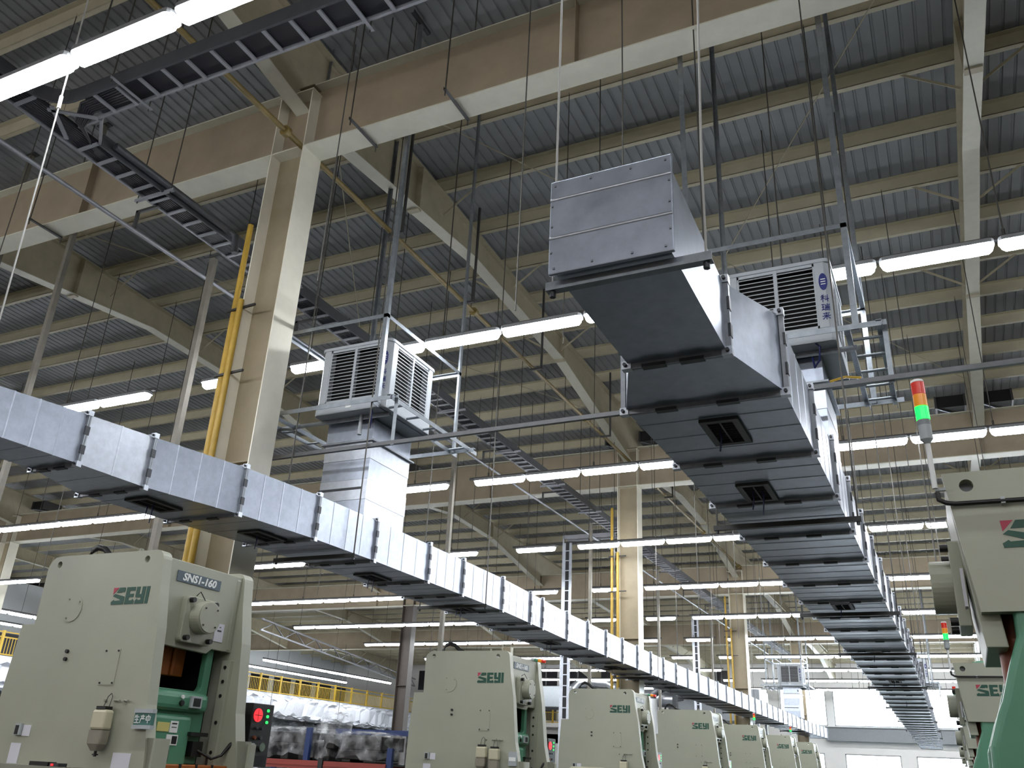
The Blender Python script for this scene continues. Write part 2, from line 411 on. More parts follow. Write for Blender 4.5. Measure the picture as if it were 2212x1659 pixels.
# ------------------------------------------------------------------ lamps
def lamp_mesh_parts():
    h = MB(); L = 1.2
    h.prism(rrect(-L/2-.01, L/2+.01, -.095, .095, .06, 3), 'z', .04, .088, M_lhouse)
    d = MB()
    # rounded long diffuser, lower half
    prof = [(-.082, .045), (-.074, -.01), (-.056, -.042), (-.024, -.058), (.024, -.058), (.056, -.042), (.074, -.01), (.082, .045)]
    xs = [(-L/2, .25), (-L/2+.02, .72), (-L/2+.06, 1), (L/2-.06, 1), (L/2-.02, .72), (L/2, .25)]
    vs = []; fs = []; n = len(prof)
    for xx, s in xs:
        for yy, zz in prof: vs.append((xx, yy*s, .045+(zz-.045)*(s if zz < .04 else 1)))
    for i in range(len(xs)-1):
        for k in range(n-1): fs.append((i*n+k, i*n+k+1, (i+1)*n+k+1, (i+1)*n+k))
    fs.append(tuple(range(n))); fs.append(tuple(range((len(xs)-1)*n, len(xs)*n))[::-1])
    d.add(vs, fs, M_lamp, True)
    return h, d
LP = 1.257; LZ = 7.27
lh, ld = lamp_mesh_parts()
LROOT = thing('fluorescent_lamp', '', 'lamp'); lh.build('lamp_housing', M_lhouse, LROOT); ld.build('diffuser', M_lamp, LROOT)
first = [True]
def place_lamp(x, y, z, label, group, rz=0):
    if first[0]: o = LROOT; first[0] = False
    else: o = copy_tree(LROOT)
    o.location = (x, y, z); o.rotation_euler = (0, 0, rz); o['label'] = label; o['group'] = group
    return o
LY = [-8.5, -2.4, 3.72, 9.97, 16.3, 22.45, 28.5, 34.6, 40.6, 46.9, 52.8, 58.5, 64.3]
ROWN = ['added behind-viewer', 'added overhead', 'nearest'] + [ORD[i] for i in range(2, 12)]  # first two rows are unseen, added to light faces turned to the viewer
nlamp = 0
def lamp_run(ri, x0, cnt, runname, group):
    global nlamp
    y = LY[ri]
    rail = thing('lamp_rail', 'dark lamp rail on rods, %s of the %s lamp row' % (runname, ROWN[ri]), 'rail', (x0+cnt*LP/2, y, LZ), group='lamp carrying rails')
    hl = cnt*LP/2
    m = MB(); m.box(-hl-.1, hl+.1, -.03, .03, .085, .135, M_rail); m.build('channel', M_rail, rail)
    k = 0; xs = [-hl+.35 + 2.45*i for i in range(int((2*hl-.3)/2.45)+1)]
    for xx in xs:
        zt = deck_z(y)-.002-LZ
        MB().tube([(xx, 0, .13), (xx, 0, zt)], .0085, 5, M_rod, False).tube([(xx, 0, .13), (xx, 0, .22)], .02, 6, M_rod).build('hanger_rod', M_rod, rail)
    for i in range(cnt):
        place_lamp(x0+LP*(i+.5), y, LZ, 'lit tube lamp, %s from left on the %s, %s row' % (ORD[i+1] if i < 20 else 'last', runname, ROWN[ri]), group)
        nlamp += 1
for ri in range(len(LY)):
    g = 'tube lamps of the %s row' % ROWN[ri]
    if ri == 1: lamp_run(ri, -28.4, 14, 'left run', g); lamp_run(ri, 2.5, 6, 'right run', g); continue  # right run added to light the closest right press
    if ri == 2: lamp_run(ri, -28.4, 14, 'left run', g)  # unseen run added to brighten the left part of the roof
    if ri in (2, 3): lamp_run(ri, 5.2, 6, 'right run', g)  # unseen runs added on the right to light the press fronts
    nr = 7 if ri == 2 else (9 if ri == 3 else 13)  # longer aisle runs go on unseen to the right, added for light
    lamp_run(ri, -8.98, nr, 'aisle run', g)
    if ri == 0: lamp_run(ri, -28.4, 8, 'left run', g); continue
    if ri > 2:
        lamp_run(ri, -10.86, 1, 'single stretch', g)
        lamp_run(ri, -14.57 if ri == 3 else -13.33, 2 if ri == 3 else 1, 'short run', g)
        lamp_run(ri, -28.4, 8, 'left run', g)
    if ri in (4, 5): lamp_run(ri, -40.9, 8, 'far left run', g)
LZ0 = LZ
for X, nm, LZ, spans in ((-36.5, 'front', 6.72, ((21.7, 7), (42.1, 11))), (-44.5, 'back', 7.27, ((24, 8), (46.6, 12)))):
    for a, cnt in spans:
        rail = thing('lamp_rail', 'dark lamp rail over mezzanine, %s line, %s stretch' % (nm, 'near' if a < 40 else 'far'), 'rail', (X, a+cnt*LP/2, LZ), group='lamp carrying rails')
        hl = cnt*LP/2
        MB().box(-.03, .03, -hl, hl, .085, .135).build('channel', M_rail, rail)
        for yy in (-hl+.4, 0, hl-.4): MB().tube([(0, yy, .13), (0, yy, deck_z(a+hl+yy)-.002-LZ)], .0085, 5, M_rod, False).build('hanger_rod', M_rod, rail)
        for i in range(cnt):
            place_lamp(X, a+LP*(i+.5), LZ, 'lit tube lamp, %s along the %s mezzanine line, %s stretch' % (ORD[i+1], nm, 'near' if a < 40 else 'far'), 'lamps over the mezzanine', PI/2)

LZ = LZ0
# ------------------------------------------------------------------ air ducts
def lerp(a, b, t): return a+(b-a)*t
def quad_tube(m, secs, mt, bead=True):
    """secs: list of (y, x0, x1, z0, z1); skin of a rectangular duct"""
    vs = []; fs = []
    for (y, x0, x1, z0, z1) in secs: vs += [(x0,y,z0),(x1,y,z0),(x1,y,z1),(x0,y,z1)]
    for i in range(len(secs)-1):
        for k in range(4): fs.append((4*i+k, 4*i+(k+1)%4, 4*i+4+(k+1)%4, 4*i+4+k))
    m.add(vs, fs, mt)
def duct_section(duct, a, b, org, mt=None, beads=3, name='duct_section'):
    """a, b: cross-sections (y,x0,x1,z0,z1); slim raised beads run round the sheet"""
    m = MB(); secs = [a]
    for i in range(1, beads+1):
        t = i/(beads+1)
        c = [lerp(a[j], b[j], t) for j in range(5)]
        h = .011; g = .0035
        secs += [(c[0]-h, *c[1:]), (c[0]-h*.4, c[1]-g, c[2]+g, c[3]-g, c[4]+g), (c[0]+h*.4, c[1]-g, c[2]+g, c[3]-g, c[4]+g), (c[0]+h, *c[1:])]
    secs.append(b)
    quad_tube(m, secs, mt or M_galv)
    return m.build(name, mt or M_galv, duct, org)
def duct_flange(duct, s, org, detail=True):
    y, x0, x1, z0, z1 = s; m = MB(); f = .032; t = .014
    for sg in (-1, 1):
        ya, yb = (y-t-.002, y-.002) if sg < 0 else (y+.002, y+t+.002)
        m.box(x0-f, x1+f, ya, yb, z0-f, z0, M_flange); m.box(x0-f, x1+f, ya, yb, z1, z1+f, M_flange)
        m.box(x0-f, x0, ya, yb, z0, z1, M_flange); m.box(x1, x1+f, ya, yb, z0, z1, M_flange)
    o = m.build('flange', M_flange, duct, org)
    if detail:
        c = MB()
        for X in (x0-f, x1+f-.05):
            for Z in (z0-f-.004, z1+f-.046): c.box(X-.004, X+.054, y-.026, y+.026, Z, Z+.05, M_galvb)
        for X, Z in ((x0-f+.02, z0-f+.02), (x1+f-.02, z0-f+.02), (x0-f+.02, z1+f-.02), (x1+f-.02, z1+f-.02)):
            c.tube([(X, y-.045, Z), (X, y+.045, Z)], .012, 6, M_seam)
        c.build('corner_bracket', M_galvb, o, org, kind='stuff')
        k = MB()
        for t_ in (.27, .66):
            X = lerp(x0, x1, t_); k.box(X-.07, X+.07, y-.024, y+.024, z0-f-.006, z0-f+.014, M_seam)
            Z = lerp(z0, z1, t_); k.box(x1+f-.012, x1+f+.004, y-.024, y+.024, Z-.04, Z+.04, M_seam)
        k.build('joint_clip', M_seam, o, org, kind='stuff')
    return o
def grille(duct, x, y, z, org, cords=1, w=.17, d=.40):
    m = MB(); f = .045
    m.box(x-w/2-f, x+w/2+f, y-d/2-f, y-d/2, z-.022, z, M_dark); m.box(x-w/2-f, x+w/2+f, y+d/2, y+d/2+f, z-.022, z, M_dark)
    m.box(x-w/2-f, x-w/2, y-d/2, y+d/2, z-.022, z, M_dark); m.box(x+w/2, x+w/2+f, y-d/2, y+d/2, z-.022, z, M_dark)
    m.box(x-w/2, x+w/2, y-d/2, y+d/2, z-.004, z-.001, M_void)
    g = m.build('air_grille', M_dark, duct, org)
    s = MB()
    n = 9
    for i in range(n): s.bar((x-w/2, y-d/2+d*(i+.5)/n, z-.012), (x+w/2, y-d/2+d*(i+.5)/n, z-.012), .014, .003, M_void)
    s.bar((x, y-d/2, z-.015), (x, y+d/2, z-.015), .012, .006, M_dark)
    s.build('louver', M_void, g, org)
    c = MB()
    for i in range(cords):
        xx = x-.03+.08*i; c.tube([(xx, y-.05, z-.01), (xx+.01, y-.06, z-.08), (xx-.005, y-.055, z-.17-.05*i)], .006, 5, M_bluep)
    c.build('pull_cord', M_bluep, g, org)
    return g
# right-hand duct
RO = (-1.22, 3.37, 3.8)
RD = thing('air_duct', 'galvanised square air duct over the aisle with a blank end facing the view', 'air duct', RO)
rs = [(3.37, -1.49, -.915, 3.8, 4.30), (4.49, -1.49, -.915, 3.8, 4.24), (5.17, -1.735, -.715, 3.8, 4.33), (6.365, -1.72, -.705, 3.8, 4.30), (7.52, -1.72, -.70, 3.8, 4.30)]
y = 7.52
while y < 54.5:
    y += 1.21 if y < 12 else 1.23
    sh = -.012*max(0, y-18); zz = 3.8 - .006*max(0, y-20)*0
    zz = 3.8-.008*max(0, y-24); rs.append((y, -1.72+sh, -.70+sh, zz, zz+.50))
for i in range(len(rs)-1): duct_section(RD, rs[i], rs[i+1], RO, beads=0 if i < 2 else (3 if rs[i][0] < 30 else 0))
for i in range(1, len(rs)): duct_flange(RD, rs[i], RO, rs[i][0] < 26)
# end cap with two pressed beads and rivets
m = MB(); m.box(-1.515, -.89, 3.348, 3.372, 3.782, 4.322, M_galve)
for z in (3.985, 4.21): m.add([(-1.512,3.348,z-.010),(-1.512,3.340,z),(-1.512,3.348,z+.010),(-.893,3.348,z-.010),(-.893,3.340,z),(-.893,3.348,z+.010)],[(0,1,4,3),(1,2,5,4)],M_galvb)
ec = m.build('end_cap', M_galve, RD, RO, bevel=.006)
k = MB()
for X in (-1.49, -1.3, -1.1, -.93):
    for Z in (3.81, 4.29): k.cbox((X+.02*random.random(), 3.345, Z), (.010, .006, .010), M_flange)
for Z in (3.9, 4.05, 4.17):
    for X in (-1.5, -.905): k.cbox((X, 3.345, Z), (.009, .006, .009), M_flange)
k.build('rivet', M_flange, ec, RO, kind='stuff')
for (X, Y, n_) in ((-1.2, 5.72, 1), (-1.28, 7.2, 2), (-1.24, 12.72, 1), (-1.24, 17.6, 1), (-1.25, 22.6, 1), (-1.3, 28, 1)): grille(RD, X, Y, 3.797, RO, n_)
# left-hand duct
LO = (-7.0, 6.0, 3.92)
LD = thing('air_duct', 'long galvanised air duct above the left row of presses, pale side lit', 'air duct', LO)
def lx(y):
    P = [(2.0, -7.02), (5.05, -6.85), (5.81, -6.83), (6.88, -6.60), (8.02, -6.48), (9.2, -6.45), (12.9, -6.47), (14.8, -6.6), (16.3, -6.71), (23.5, -6.95), (29, -6.95), (48.8, -7.05), (56, -6.9)]
    for a, b in zip(P[:-1], P[1:]):
        if y <= b[0]: return lerp(a[1], b[1], (y-a[0])/(b[0]-a[0]))
    return P[-1][1]
ls = []
for y, zt in ((1.5, 4.25), (3.0, 4.28), (4.1, 4.325), (5.05, 4.385)): ls.append((y, lx(y)-.56, lx(y), 3.92, zt))
ls[-1] = (5.05, -7.43, -6.85, 3.92, 4.385)
ls.append((5.81, -7.72, -6.83, 3.92, 4.43))
for y in (6.88, 8.02, 9.2, 10.55, 11.57, 12.95, 14.24, 14.86, 16.3, 17.53): ls.append((y, lx(y)-1.0, lx(y), 3.92, 4.43))
y = 17.53
while y < 55: y += 1.22; ls.append((y, lx(y)-1.0, lx(y), 3.92, 4.43))
for i in range(len(ls)-1): duct_section(LD, ls[i], ls[i+1], LO, M_galvb if i in (3, 12) else None, beads=1 if i == 3 else (3 if ls[i][0] < 30 else 0))
for i in range(1, len(ls)): duct_flange(LD, ls[i], LO, ls[i][0] < 26)
for (X, Y, n_) in ((-7.2, 6.3, 2), (-6.98, 7.72, 1), (-7.05, 10.1, 2), (-7.05, 12.6, 2), (-7.2, 16.6, 2), (-7.4, 21, 1), (-7.4, 26, 1)): grille(LD, X, Y, 3.917, LO, n_, .22)
# trapeze hangers: bar under the duct, two rods to the roof
def trapeze(x0, x1, y, z, label, tops=None, mt=M_angle, rm=M_rod, r=.009):
    t = thing('duct_hanger', label, 'hanger', ((x0+x1)/2, y, z), group='trapeze hangers under the air ducts')
    o = ((x0+x1)/2, y, z)
    MB().angle((x0, y-.025, z-.045), (x1, y-.025, z-.045), .045, .005, mt, (0,1,0), (0,0,1)).build('cross_bar', mt, t, o)
    for i, X in enumerate((x0+.03, x1-.03)):
        top = tops[i] if tops else (X, y, deck_z(y)-.002)
        MB().tube([(X, y, z-.07), (X, y, z+.55), top], r, 6, rm, False).tube([(X, y, z-.075), (X, y, z-.045)], .016, 6, M_seam).build('hanger_rod', rm, t, o)
trapeze(-1.56, -.74, 3.45, 3.79, 'grey angle bar under the blank duct end, hung on two pale ropes', [(-1.53, 3.45, 12.64), (-.60, 3.45, 12.64)], rm=M_rope, r=.006)
for i, y in enumerate((8.1, 13.1, 17.4, 23.6, 29.8, 36, 42, 48)):
    sh = -.012*max(0, y-18); trapeze(-1.86+sh, -.56+sh, y, 3.765, 'dark trapeze bar under the aisle duct, %s from its blank end' % ORD[i+2], mt=M_dark)
for i, y in enumerate((8.68, 12.2, 22.8, 29, 35.2, 41.4, 47.6)):
    trapeze(lx(y)-1.12, lx(y)+.12, y, 3.885, 'dark trapeze bar under the left duct, %s from the near end' % ORD[i+1], mt=M_dark)

m = MB(); m.tube([(-6.72, 3.8, 8.6), (-6.64, 3.8, 7.29), (-6.49, 3.8, 4.42)], .008, 6, M_rope); m.tube([(-6.625, 3.8, 7.0), (-6.615, 3.8, 6.86)], .016, 8, M_white)
m.build('pull_rope', M_rope, org=(-6.5, 3.8, 4.42), label='pale rope with a white coupling rising from left duct past the nearest lamps', category='rope')

# ------------------------------------------------------------------ drop ducts, coolers, platforms
def strokes(m, segs, f, w, mt):
    for (a, b) in segs:
        m.bar(f(*a), f(*b), w, .004, mt, up=(0, -1, 0))
KE = [((.1,.95),(.4,1)),((.0,.78),(.48,.78)),((.24,.98),(.24,0)),((.24,.7),(.02,.35)),((.24,.7),(.46,.45)),((.58,.85),(.68,.75)),((.56,.6),(.66,.5)),((.82,1),(.82,0)),((.5,.3),(1,.42))]
RUI = [((0,.9),(.36,.9)),((.03,.55),(.34,.55)),((0,.15),(.38,.22)),((.18,.9),(.18,.18)),((.7,1),(.7,.72)),((.46,.9),(.46,.72)),((.94,.9),(.94,.72)),((.46,.72),(.94,.72)),((.42,.55),(1,.55)),((.68,.55),(.62,.42)),((.46,.42),(.94,.42)),((.46,.42),(.46,0)),((.94,.42),(.94,0)),((.62,.42),(.62,.05)),((.78,.42),(.78,.05))]
LAI = [((.1,.85),(.9,.85)),((.28,.72),(.34,.58)),((.72,.72),(.66,.58)),((0,.5),(1,.5)),((.5,1),(.5,0)),((.5,.48),(.05,.05)),((.5,.48),(.95,.05))]
SHENG = [((.22,.95),(.08,.6)),((.15,.72),(.9,.72)),((.12,.4),(.86,.4)),((.02,.03),(.98,.03)),((.5,1),(.5,.03))]
CHAN = [((.48,1),(.54,.9)),((.08,.84),(.92,.84)),((.3,.76),(.36,.58)),((.7,.76),(.62,.58)),((.12,.52),(.95,.52)),((.14,.52),(.12,.25)),((.12,.25),(.0,.0))]
ZHONG = [((.12,.8),(.88,.8)),((.12,.8),(.12,.36)),((.88,.8),(.88,.36)),((.12,.36),(.88,.36)),((.5,1),(.5,0))]
def cooler(loc, label, detail=True):
    """evaporative cooler, 1.155 m square, 1.02 m high"""
    c = thing('air_cooler', label, 'air cooler', loc, 'evaporative coolers on hung platforms')
    W = .5775
    b = MB(); b.prism(rrect(-W, W, -W, W, .05, 3), 'z', 0, .17, M_cool)
    for sx in (-1, 1):
        for sy in (-1, 1):
            b.prism([(sx*W*1.0, sy*(W-.06)), (sx*(W-.03), sy*(W-.03)), (sx*(W-.06), sy*W), (sx*(W-.16), sy*W), (sx*(W-.16), sy*(W-.16)), (sx*W, sy*(W-.16))], 'z', .17, .97, M_cool)
    b.prism(rrect(-W-.01, W+.01, -W-.01, W+.01, .07, 3), 'z', .965, 1.01, M_cool)
    b.prism(rrect(-W+.08, W-.08, -W+.08, W-.08, .07, 3), 'z', 1.01, 1.05, M_cool)
    b.box(-W+.12, W-.12, -W+.12, W-.12, .17, .96, M_void)
    b.build('body', M_cool, c, bevel=.006)
    sl = None; n = 14
    for side in range(4):
        p = MB()
        a0, a1 = -W+.16, W-.16
        p.box(a0, a0+.018, -W+.005, -W+.05, .17, .965, M_cool); p.box(a1-.018, a1, -W+.005, -W+.05, .17, .965, M_cool)
        p.box(-.02, .02, -W+.0, -W+.06, .17, .965, M_cool)
        p.box(a0, a1, -W+.005, -W+.05, .17, .2, M_cool); p.box(a0, a1, -W+.005, -W+.05, .93, .965, M_cool)
        po = p.build('louver_panel', M_cool, c); po.rotation_euler = (0, 0, side*PI/2)
        if not detail and side in (1, 2): continue
        for i in range(n):
            z = .22 + .715*(i+.5)/n
            for h in (0, 1):
                if sl is None:
                    s = MB(); x0, x1 = a0+.015, -.018
                    s.add([(x0, -W+.002, -.010), (x1, -W+.002, -.010), (x1, -W+.022, .002), (x0, -W+.022, .002), (x0, -W+.002, -.001), (x1, -W+.002, -.001), (x1, -W+.022, .007), (x0, -W+.022, .007)],
                          [(0,3,2,1),(4,5,6,7),(0,1,5,4),(1,2,6,5),(2,3,7,6),(3,0,4,7)], M_slat)
                    o = sl = s.build('slat', M_slat, po)
                else: o = sl.copy(); COL.objects.link(o); o.parent = po
                o.location = (0 if not h else (a1-.015-.018-(a0+.015)-(.0)) if False else (0 if not h else (.018-(a0+.015))), 0, z)
    # badge and brand characters on the corner to the viewer's right
    d = MB(); f = lambda u, v: (W-.128+.1*u, -W-.004, v)
    d.prism([(W-.08+.045*math.cos(t*PI/8), .72+.105*math.sin(t*PI/8)) for t in range(16)], 'y', -W-.004, -W+.004, M_blue)
    for i in (-1, 0, 1): d.box(W-.105, W-.055, -W-.006, -W, .72+i*.03-.005, .72+i*.03+.005, M_white)
    d.build('badge', M_blue, c)
    t = MB()
    for ch, z0 in ((KE, .47), (RUI, .365), (LAI, .26)):
        strokes(t, ch, lambda u, v, z0=z0: (W-.122+.085*u, -W-.003, z0+.085*v), .009, M_blue)
    t.build('lettering', M_blue, c)
    MB().box(-.06, .03, -W-.006, -W, .06, .12).build('rating_label', M_white, c)
    # drain pipe and supply hose under the tray
    MB().tube([(.1, -.42, 0), (.1, -.42, -.16)], .025, 8, M_cool).tube([(.1, -.42, -.16), (.1, -.42, -.28)], .03, 8, M_cool).build('drain_pipe', M_cool, c)
    MB().tube([(.35, -.56, .02), (.4, -.6, -.06), (.38, -.58, -.2), (.32, -.5, -.24), (.3, -.45, -.1)], .012, 6, M_bluep).build('water_hose', M_bluep, c)
    return c
def drop_duct(x, y, ztop, zbot, label, hw=.375, hd=.475):
    d = thing('drop_duct', label, 'air duct', (x, y, zbot), 'vertical ducts below the coolers')
    o = (x, y, zbot)
    n = 5; H = ztop-zbot
    for i in range(n):
        z0, z1 = zbot+H*i/n, zbot+H*(i+1)/n; g = .004 if i % 2 else 0
        MB().box(x-hw-g, x+hw+g, y-hd-g, y+hd+g, z0+.002, z1-.002).build('duct_sheet', M_galvb if i % 2 else M_galv, d, o)
    m = MB(); m.box(x-hw-.05, x+hw+.05, y-hd-.05, y+hd+.05, ztop-.32, ztop-.3); m.build('collar', M_flange, d, o)
    MB().box(x-hw-.02, x+.3, y-hd-.012, y-hd+.0, zbot+H*.30, zbot+H*.30+.03).build('strap', M_seam, d, o)
    return d
def platform(dx, label, zt=12.425, detail=True, dy=0):
    L = (-7.0+dx, 9.6+dy, 5.9)
    p = thing('cooler_platform', label, 'platform', L, 'hung steel platforms carrying coolers')
    org = (-7.0, 9.6, 5.9)
    A, B, C, D = (-8.0, 8.62), (-6.24, 8.62), (-6.24, 10.7), (-7.66, 10.3)
    D = (-8.0, 10.7)
    for (X, Y) in (A, B, C, D):
        sx = 1 if X < -7 else -1
        MB().angle((X, Y, 5.84), (X, Y, zt if Y < 9 else zt-.1), .062, .007, M_angle, (sx, 0, 0), (0, 1 if Y < 9 else -1, 0)).build('post', M_angle, p, org)
        MB().angle((X-.02*sx, Y-.25, zt-.12), (X-.02*sx, Y+.25, zt-.12), .06, .007, M_dark, (sx, 0, 0), (0, 0, 1)).build('roof_bracket', M_dark, p, org)
    z = 7.13
    for (q, r, a, b) in ((A, B, (0, 0, -1), (0, 1, 0)), (B, C, (0, 0, -1), (-1, 0, 0)), (D, C, (0, 0, -1), (0, -1, 0)), (A, D, (0, 0, -1), (1, 0, 0))):
        MB().angle((*q, z), (*r, z), .055, .006, M_angle, a, b).build('ring_bar', M_angle, p, org)
    # lower frame
    def bar(p0, p1, nm='frame_bar', w_=.06): MB().angle(p0, p1, w_, .007, M_angle, (0, 0, -1), (0, 1, 0) if abs(p1[0]-p0[0]) > abs(p1[1]-p0[1]) else (-1, 0, 0)).build(nm, M_angle, p, org)
    z = 5.90
    bar((-8.26, 8.60, z), (-5.98, 8.60, z)); bar((-8.26, 10.7, z-.02), (-5.94, 10.7, z-.02))
    bar((-8.10, 8.6, z-.06), (-8.10, 10.75, z-.06)); bar((-7.86, 8.6, z-.06), (-7.86, 10.75, z-.06))
    bar((-6.02, 8.58, z), (-6.02, 10.95, z)); bar((-6.33, 8.66, z-.01), (-6.33, 10.9, z-.01))
    bar((-8.1, 8.98, z-.06), (-6.3, 8.98, z-.06)); bar((-8.1, 9.98, z-.06), (-6.3, 9.98, z-.06))
    for i in range(5):
        y = 8.92+.43*i; MB().tube([(-6.34, y, z-.03), (-6.03, y, z-.03)], .017, 7, M_angle).build('rung', M_angle, p, org)
    for i in range(3):
        y = 9.1+.5*i; MB().tube([(-8.1, y, z-.1), (-7.88, y, z-.1)], .014, 6, M_angle).build('rung', M_angle, p, org)
    MB().angle((-6.03, 8.70, 5.25), (-6.03, 8.70, 5.93), .05, .006, M_angle, (1, 0, 0), (0, 1, 0)).build('guard_post', M_angle, p, org)
    return p
zc = 5.845
cooler((-6.83, 9.39, zc), 'white louvred air cooler on a hung platform above the left duct')
drop_duct(-6.985, 9.58, zc-.02, 4.435, 'square galvanised drop duct between left cooler and left duct')
platform(0, 'galvanised angle platform with rungs hung around the left near cooler')
cooler((-1.22, 9.39, zc), 'white louvred air cooler partly hidden behind the aisle duct')
drop_duct(-1.22, 9.58, zc-.02, 4.305, 'narrow galvanised drop duct joining the aisle duct near view')
platform(5.83, 'galvanised angle platform with rungs beside the aisle duct cooler', detail=True)
cooler((-7.3, 46.9, zc), 'distant louvred air cooler over the far part of left duct', False)
drop_duct(-7.3, 46.9, zc-.02, 4.435, 'distant drop duct below the far left cooler')
platform(-.4, 'distant angle platform around the far left cooler', 10.9, dy=37.4)
cooler((-1.65, 45.2, zc), 'distant louvred air cooler over the far part of aisle duct', False)
drop_duct(-1.65, 45.2, zc-.02, 4.305, 'distant drop duct below the far aisle cooler')
platform(5.3, 'distant angle platform around the far aisle cooler', 10.96, dy=35.8)
# long angle bar running across, tied below both platforms
b = MB().angle((-8.42, 8.72, 5.26), (3.4, 8.62, 5.26), .05, .006, M_anglen, (0, 1, 0), (0, 0, 1)).build('tie_bar', M_anglen, org=(0, 8.7, 5.26), label='long thin angle bar crossing below both cooler platforms', category='bar')
m = MB(); m.tube([(-2.6, 8.7, 5.33), (-2.4, 8.69, 5.4), (-2.1, 8.7, 5.33)], .01, 5, M_rope); m.tube([(-.75, 8.68, 5.33), (-.6, 8.68, 5.36), (-.45, 8.68, 5.33)], .014, 5, M_yelp)
m.build('rope_knot', M_rope, b, (0, 8.7, 5.26))

# ------------------------------------------------------------------ cable trays, pipes
TZ = 8.6
to = (-9.05, 20, TZ)
tray = thing('cable_tray', 'long dark ladder cable tray running down the hall left of the columns', 'cable tray', to)
MB().box(-9.29, -9.255, -2, 66, TZ, TZ+.07).build('side_rail', M_tray, tray, to)
MB().box(-8.90, -8.87, 5.75, 66, TZ-.02, TZ+.16).box(-8.90, -8.87, -2, 4.7, TZ-.02, TZ+.16).build('side_cover', M_traycov, tray, to)
MB().tube([(-8.80, 5.9, TZ+.06), (-8.80, 7.9, TZ+.06), (-8.80, 8.0, TZ+.05), (-8.72, 8.06, TZ-.0), (-8.68, 8.07, TZ-.3)], .05, 8, M_traycov).build('conduit', M_traycov, tray, to)
cb = MB(); cb.box(-9.25, -8.91, -2, 66, TZ+.03, TZ+.055); cbo = cb.build('cable_bundle', M_cable, tray, to)
cc = MB()
for i in range(9):
    X = -9.235+.036*i; cc.tube([(X, -2, TZ+.03), (X, 66, TZ+.03)], .016, 5, M_cable)
cc.build('cable_strand', M_cable, cbo, to)
r0 = None; y = -1.9
while y < 66:
    if not (5.0 < y < 5.5):
        if r0 is None: o = r0 = MB().box(-9.26, -8.9, -.022, .022, -.012, .012).build('rung', M_tray, tray)
        else: o = r0.copy(); COL.objects.link(o); o.parent = tray
        o.location = (9.05, y-20, 0)
    y += .305
for y in [1.2+2.8*i for i in range(23)]:
    m = MB(); m.angle((-9.42, y, TZ-.035), (-8.7, y, TZ-.035), .04, .005, M_tray, (0, 1, 0), (0, 0, 1))
    m.tube([(-9.38, y+.02, TZ-.06), (-9.38, y+.02, deck_z(y)-.002)], .009, 5, M_rod, False); m.tube([(-8.76, y+.02, TZ-.06), (-8.76, y+.02, deck_z(y)-.002)], .009, 5, M_rod, False)
    m.build('support_hanger', M_tray, tray, to)
# branch tray along X
bo = (-5, 5.2, TZ)
br = thing('cable_tray', 'ladder cable tray branching across the top towards the right', 'cable tray', bo)
MB().box(-8.5, 4, 5.37, 5.40, TZ, TZ+.07).build('side_rail', M_tray, br, bo)
MB().box(-8.5, 4, 5.02, 5.05, TZ-.02, TZ+.17).build('side_cover', M_traycov, br, bo)
# curved corner pieces of the junction
m = MB(); arc = [(-8.5+.0, 5.035)] + [(-8.5-.38*math.sin(a*PI/12), 5.035-.38+.38*math.cos(a*PI/12)) for a in range(7)]
for p, q in zip(arc[:-1], arc[1:]): m.bar((*p, TZ+.075), (*q, TZ+.075), .03, .19, M_traycov)
m.build('corner_cover', M_traycov, br, bo)
m = MB(); m.box(-8.88, -8.5, 5.40, 5.43, TZ, TZ+.07, M_tray); m.bar((-8.9, 5.75, TZ+.03), (-8.5, 5.42, TZ+.03), .03, .07, M_tray); m.bar((-8.95, 5.02, TZ+.0), (-8.5, 5.38, TZ+.0), .05, .02, M_tray); m.bar((-9.2, 5.5, TZ), (-8.85, 5.0, TZ), .05, .02, M_tray)
m.build('junction_strut', M_tray, br, bo)
cbo = MB().box(-8.4, 4, 5.06, 5.36, TZ+.03, TZ+.055).build('cable_bundle', M_cable, br, bo)
m = MB()
for i in range(7):
    m.tube([(-7.9, 5.09+.035*i, TZ+.03), (-8.5, 5.12+.03*i, TZ+.03), (-8.8, 5.3+.02*i, TZ+.0), (-9.0-.02*i, 5.7+.03*i, TZ+.02), (-9.05-.02*i, 6.3, TZ+.03)], .014, 6, M_cable)
m.build('cable_strand', M_cable, cbo, bo)
r1 = None; X = -8.2
while X < 4:
    if r1 is None: o = r1 = MB().box(-.022, .022, -.165, .165, -.012, .012).build('rung', M_tray, br)
    else: o = r1.copy(); COL.objects.link(o); o.parent = br
    o.location = (X+5, .01, 0); X += .36
for X in (-7.75, -4.6, -1.5, 1.6):
    m = MB(); m.angle((X, 4.9, TZ-.035), (X, 5.5, TZ-.035), .04, .005, M_tray, (1, 0, 0), (0, 0, 1))
    for yy in (4.93, 5.47): m.tube([(X, yy, TZ-.06), (X, yy, deck_z(yy)-.002)], .009, 5, M_rod, False)
    m.build('support_hanger', M_tray, br, bo)
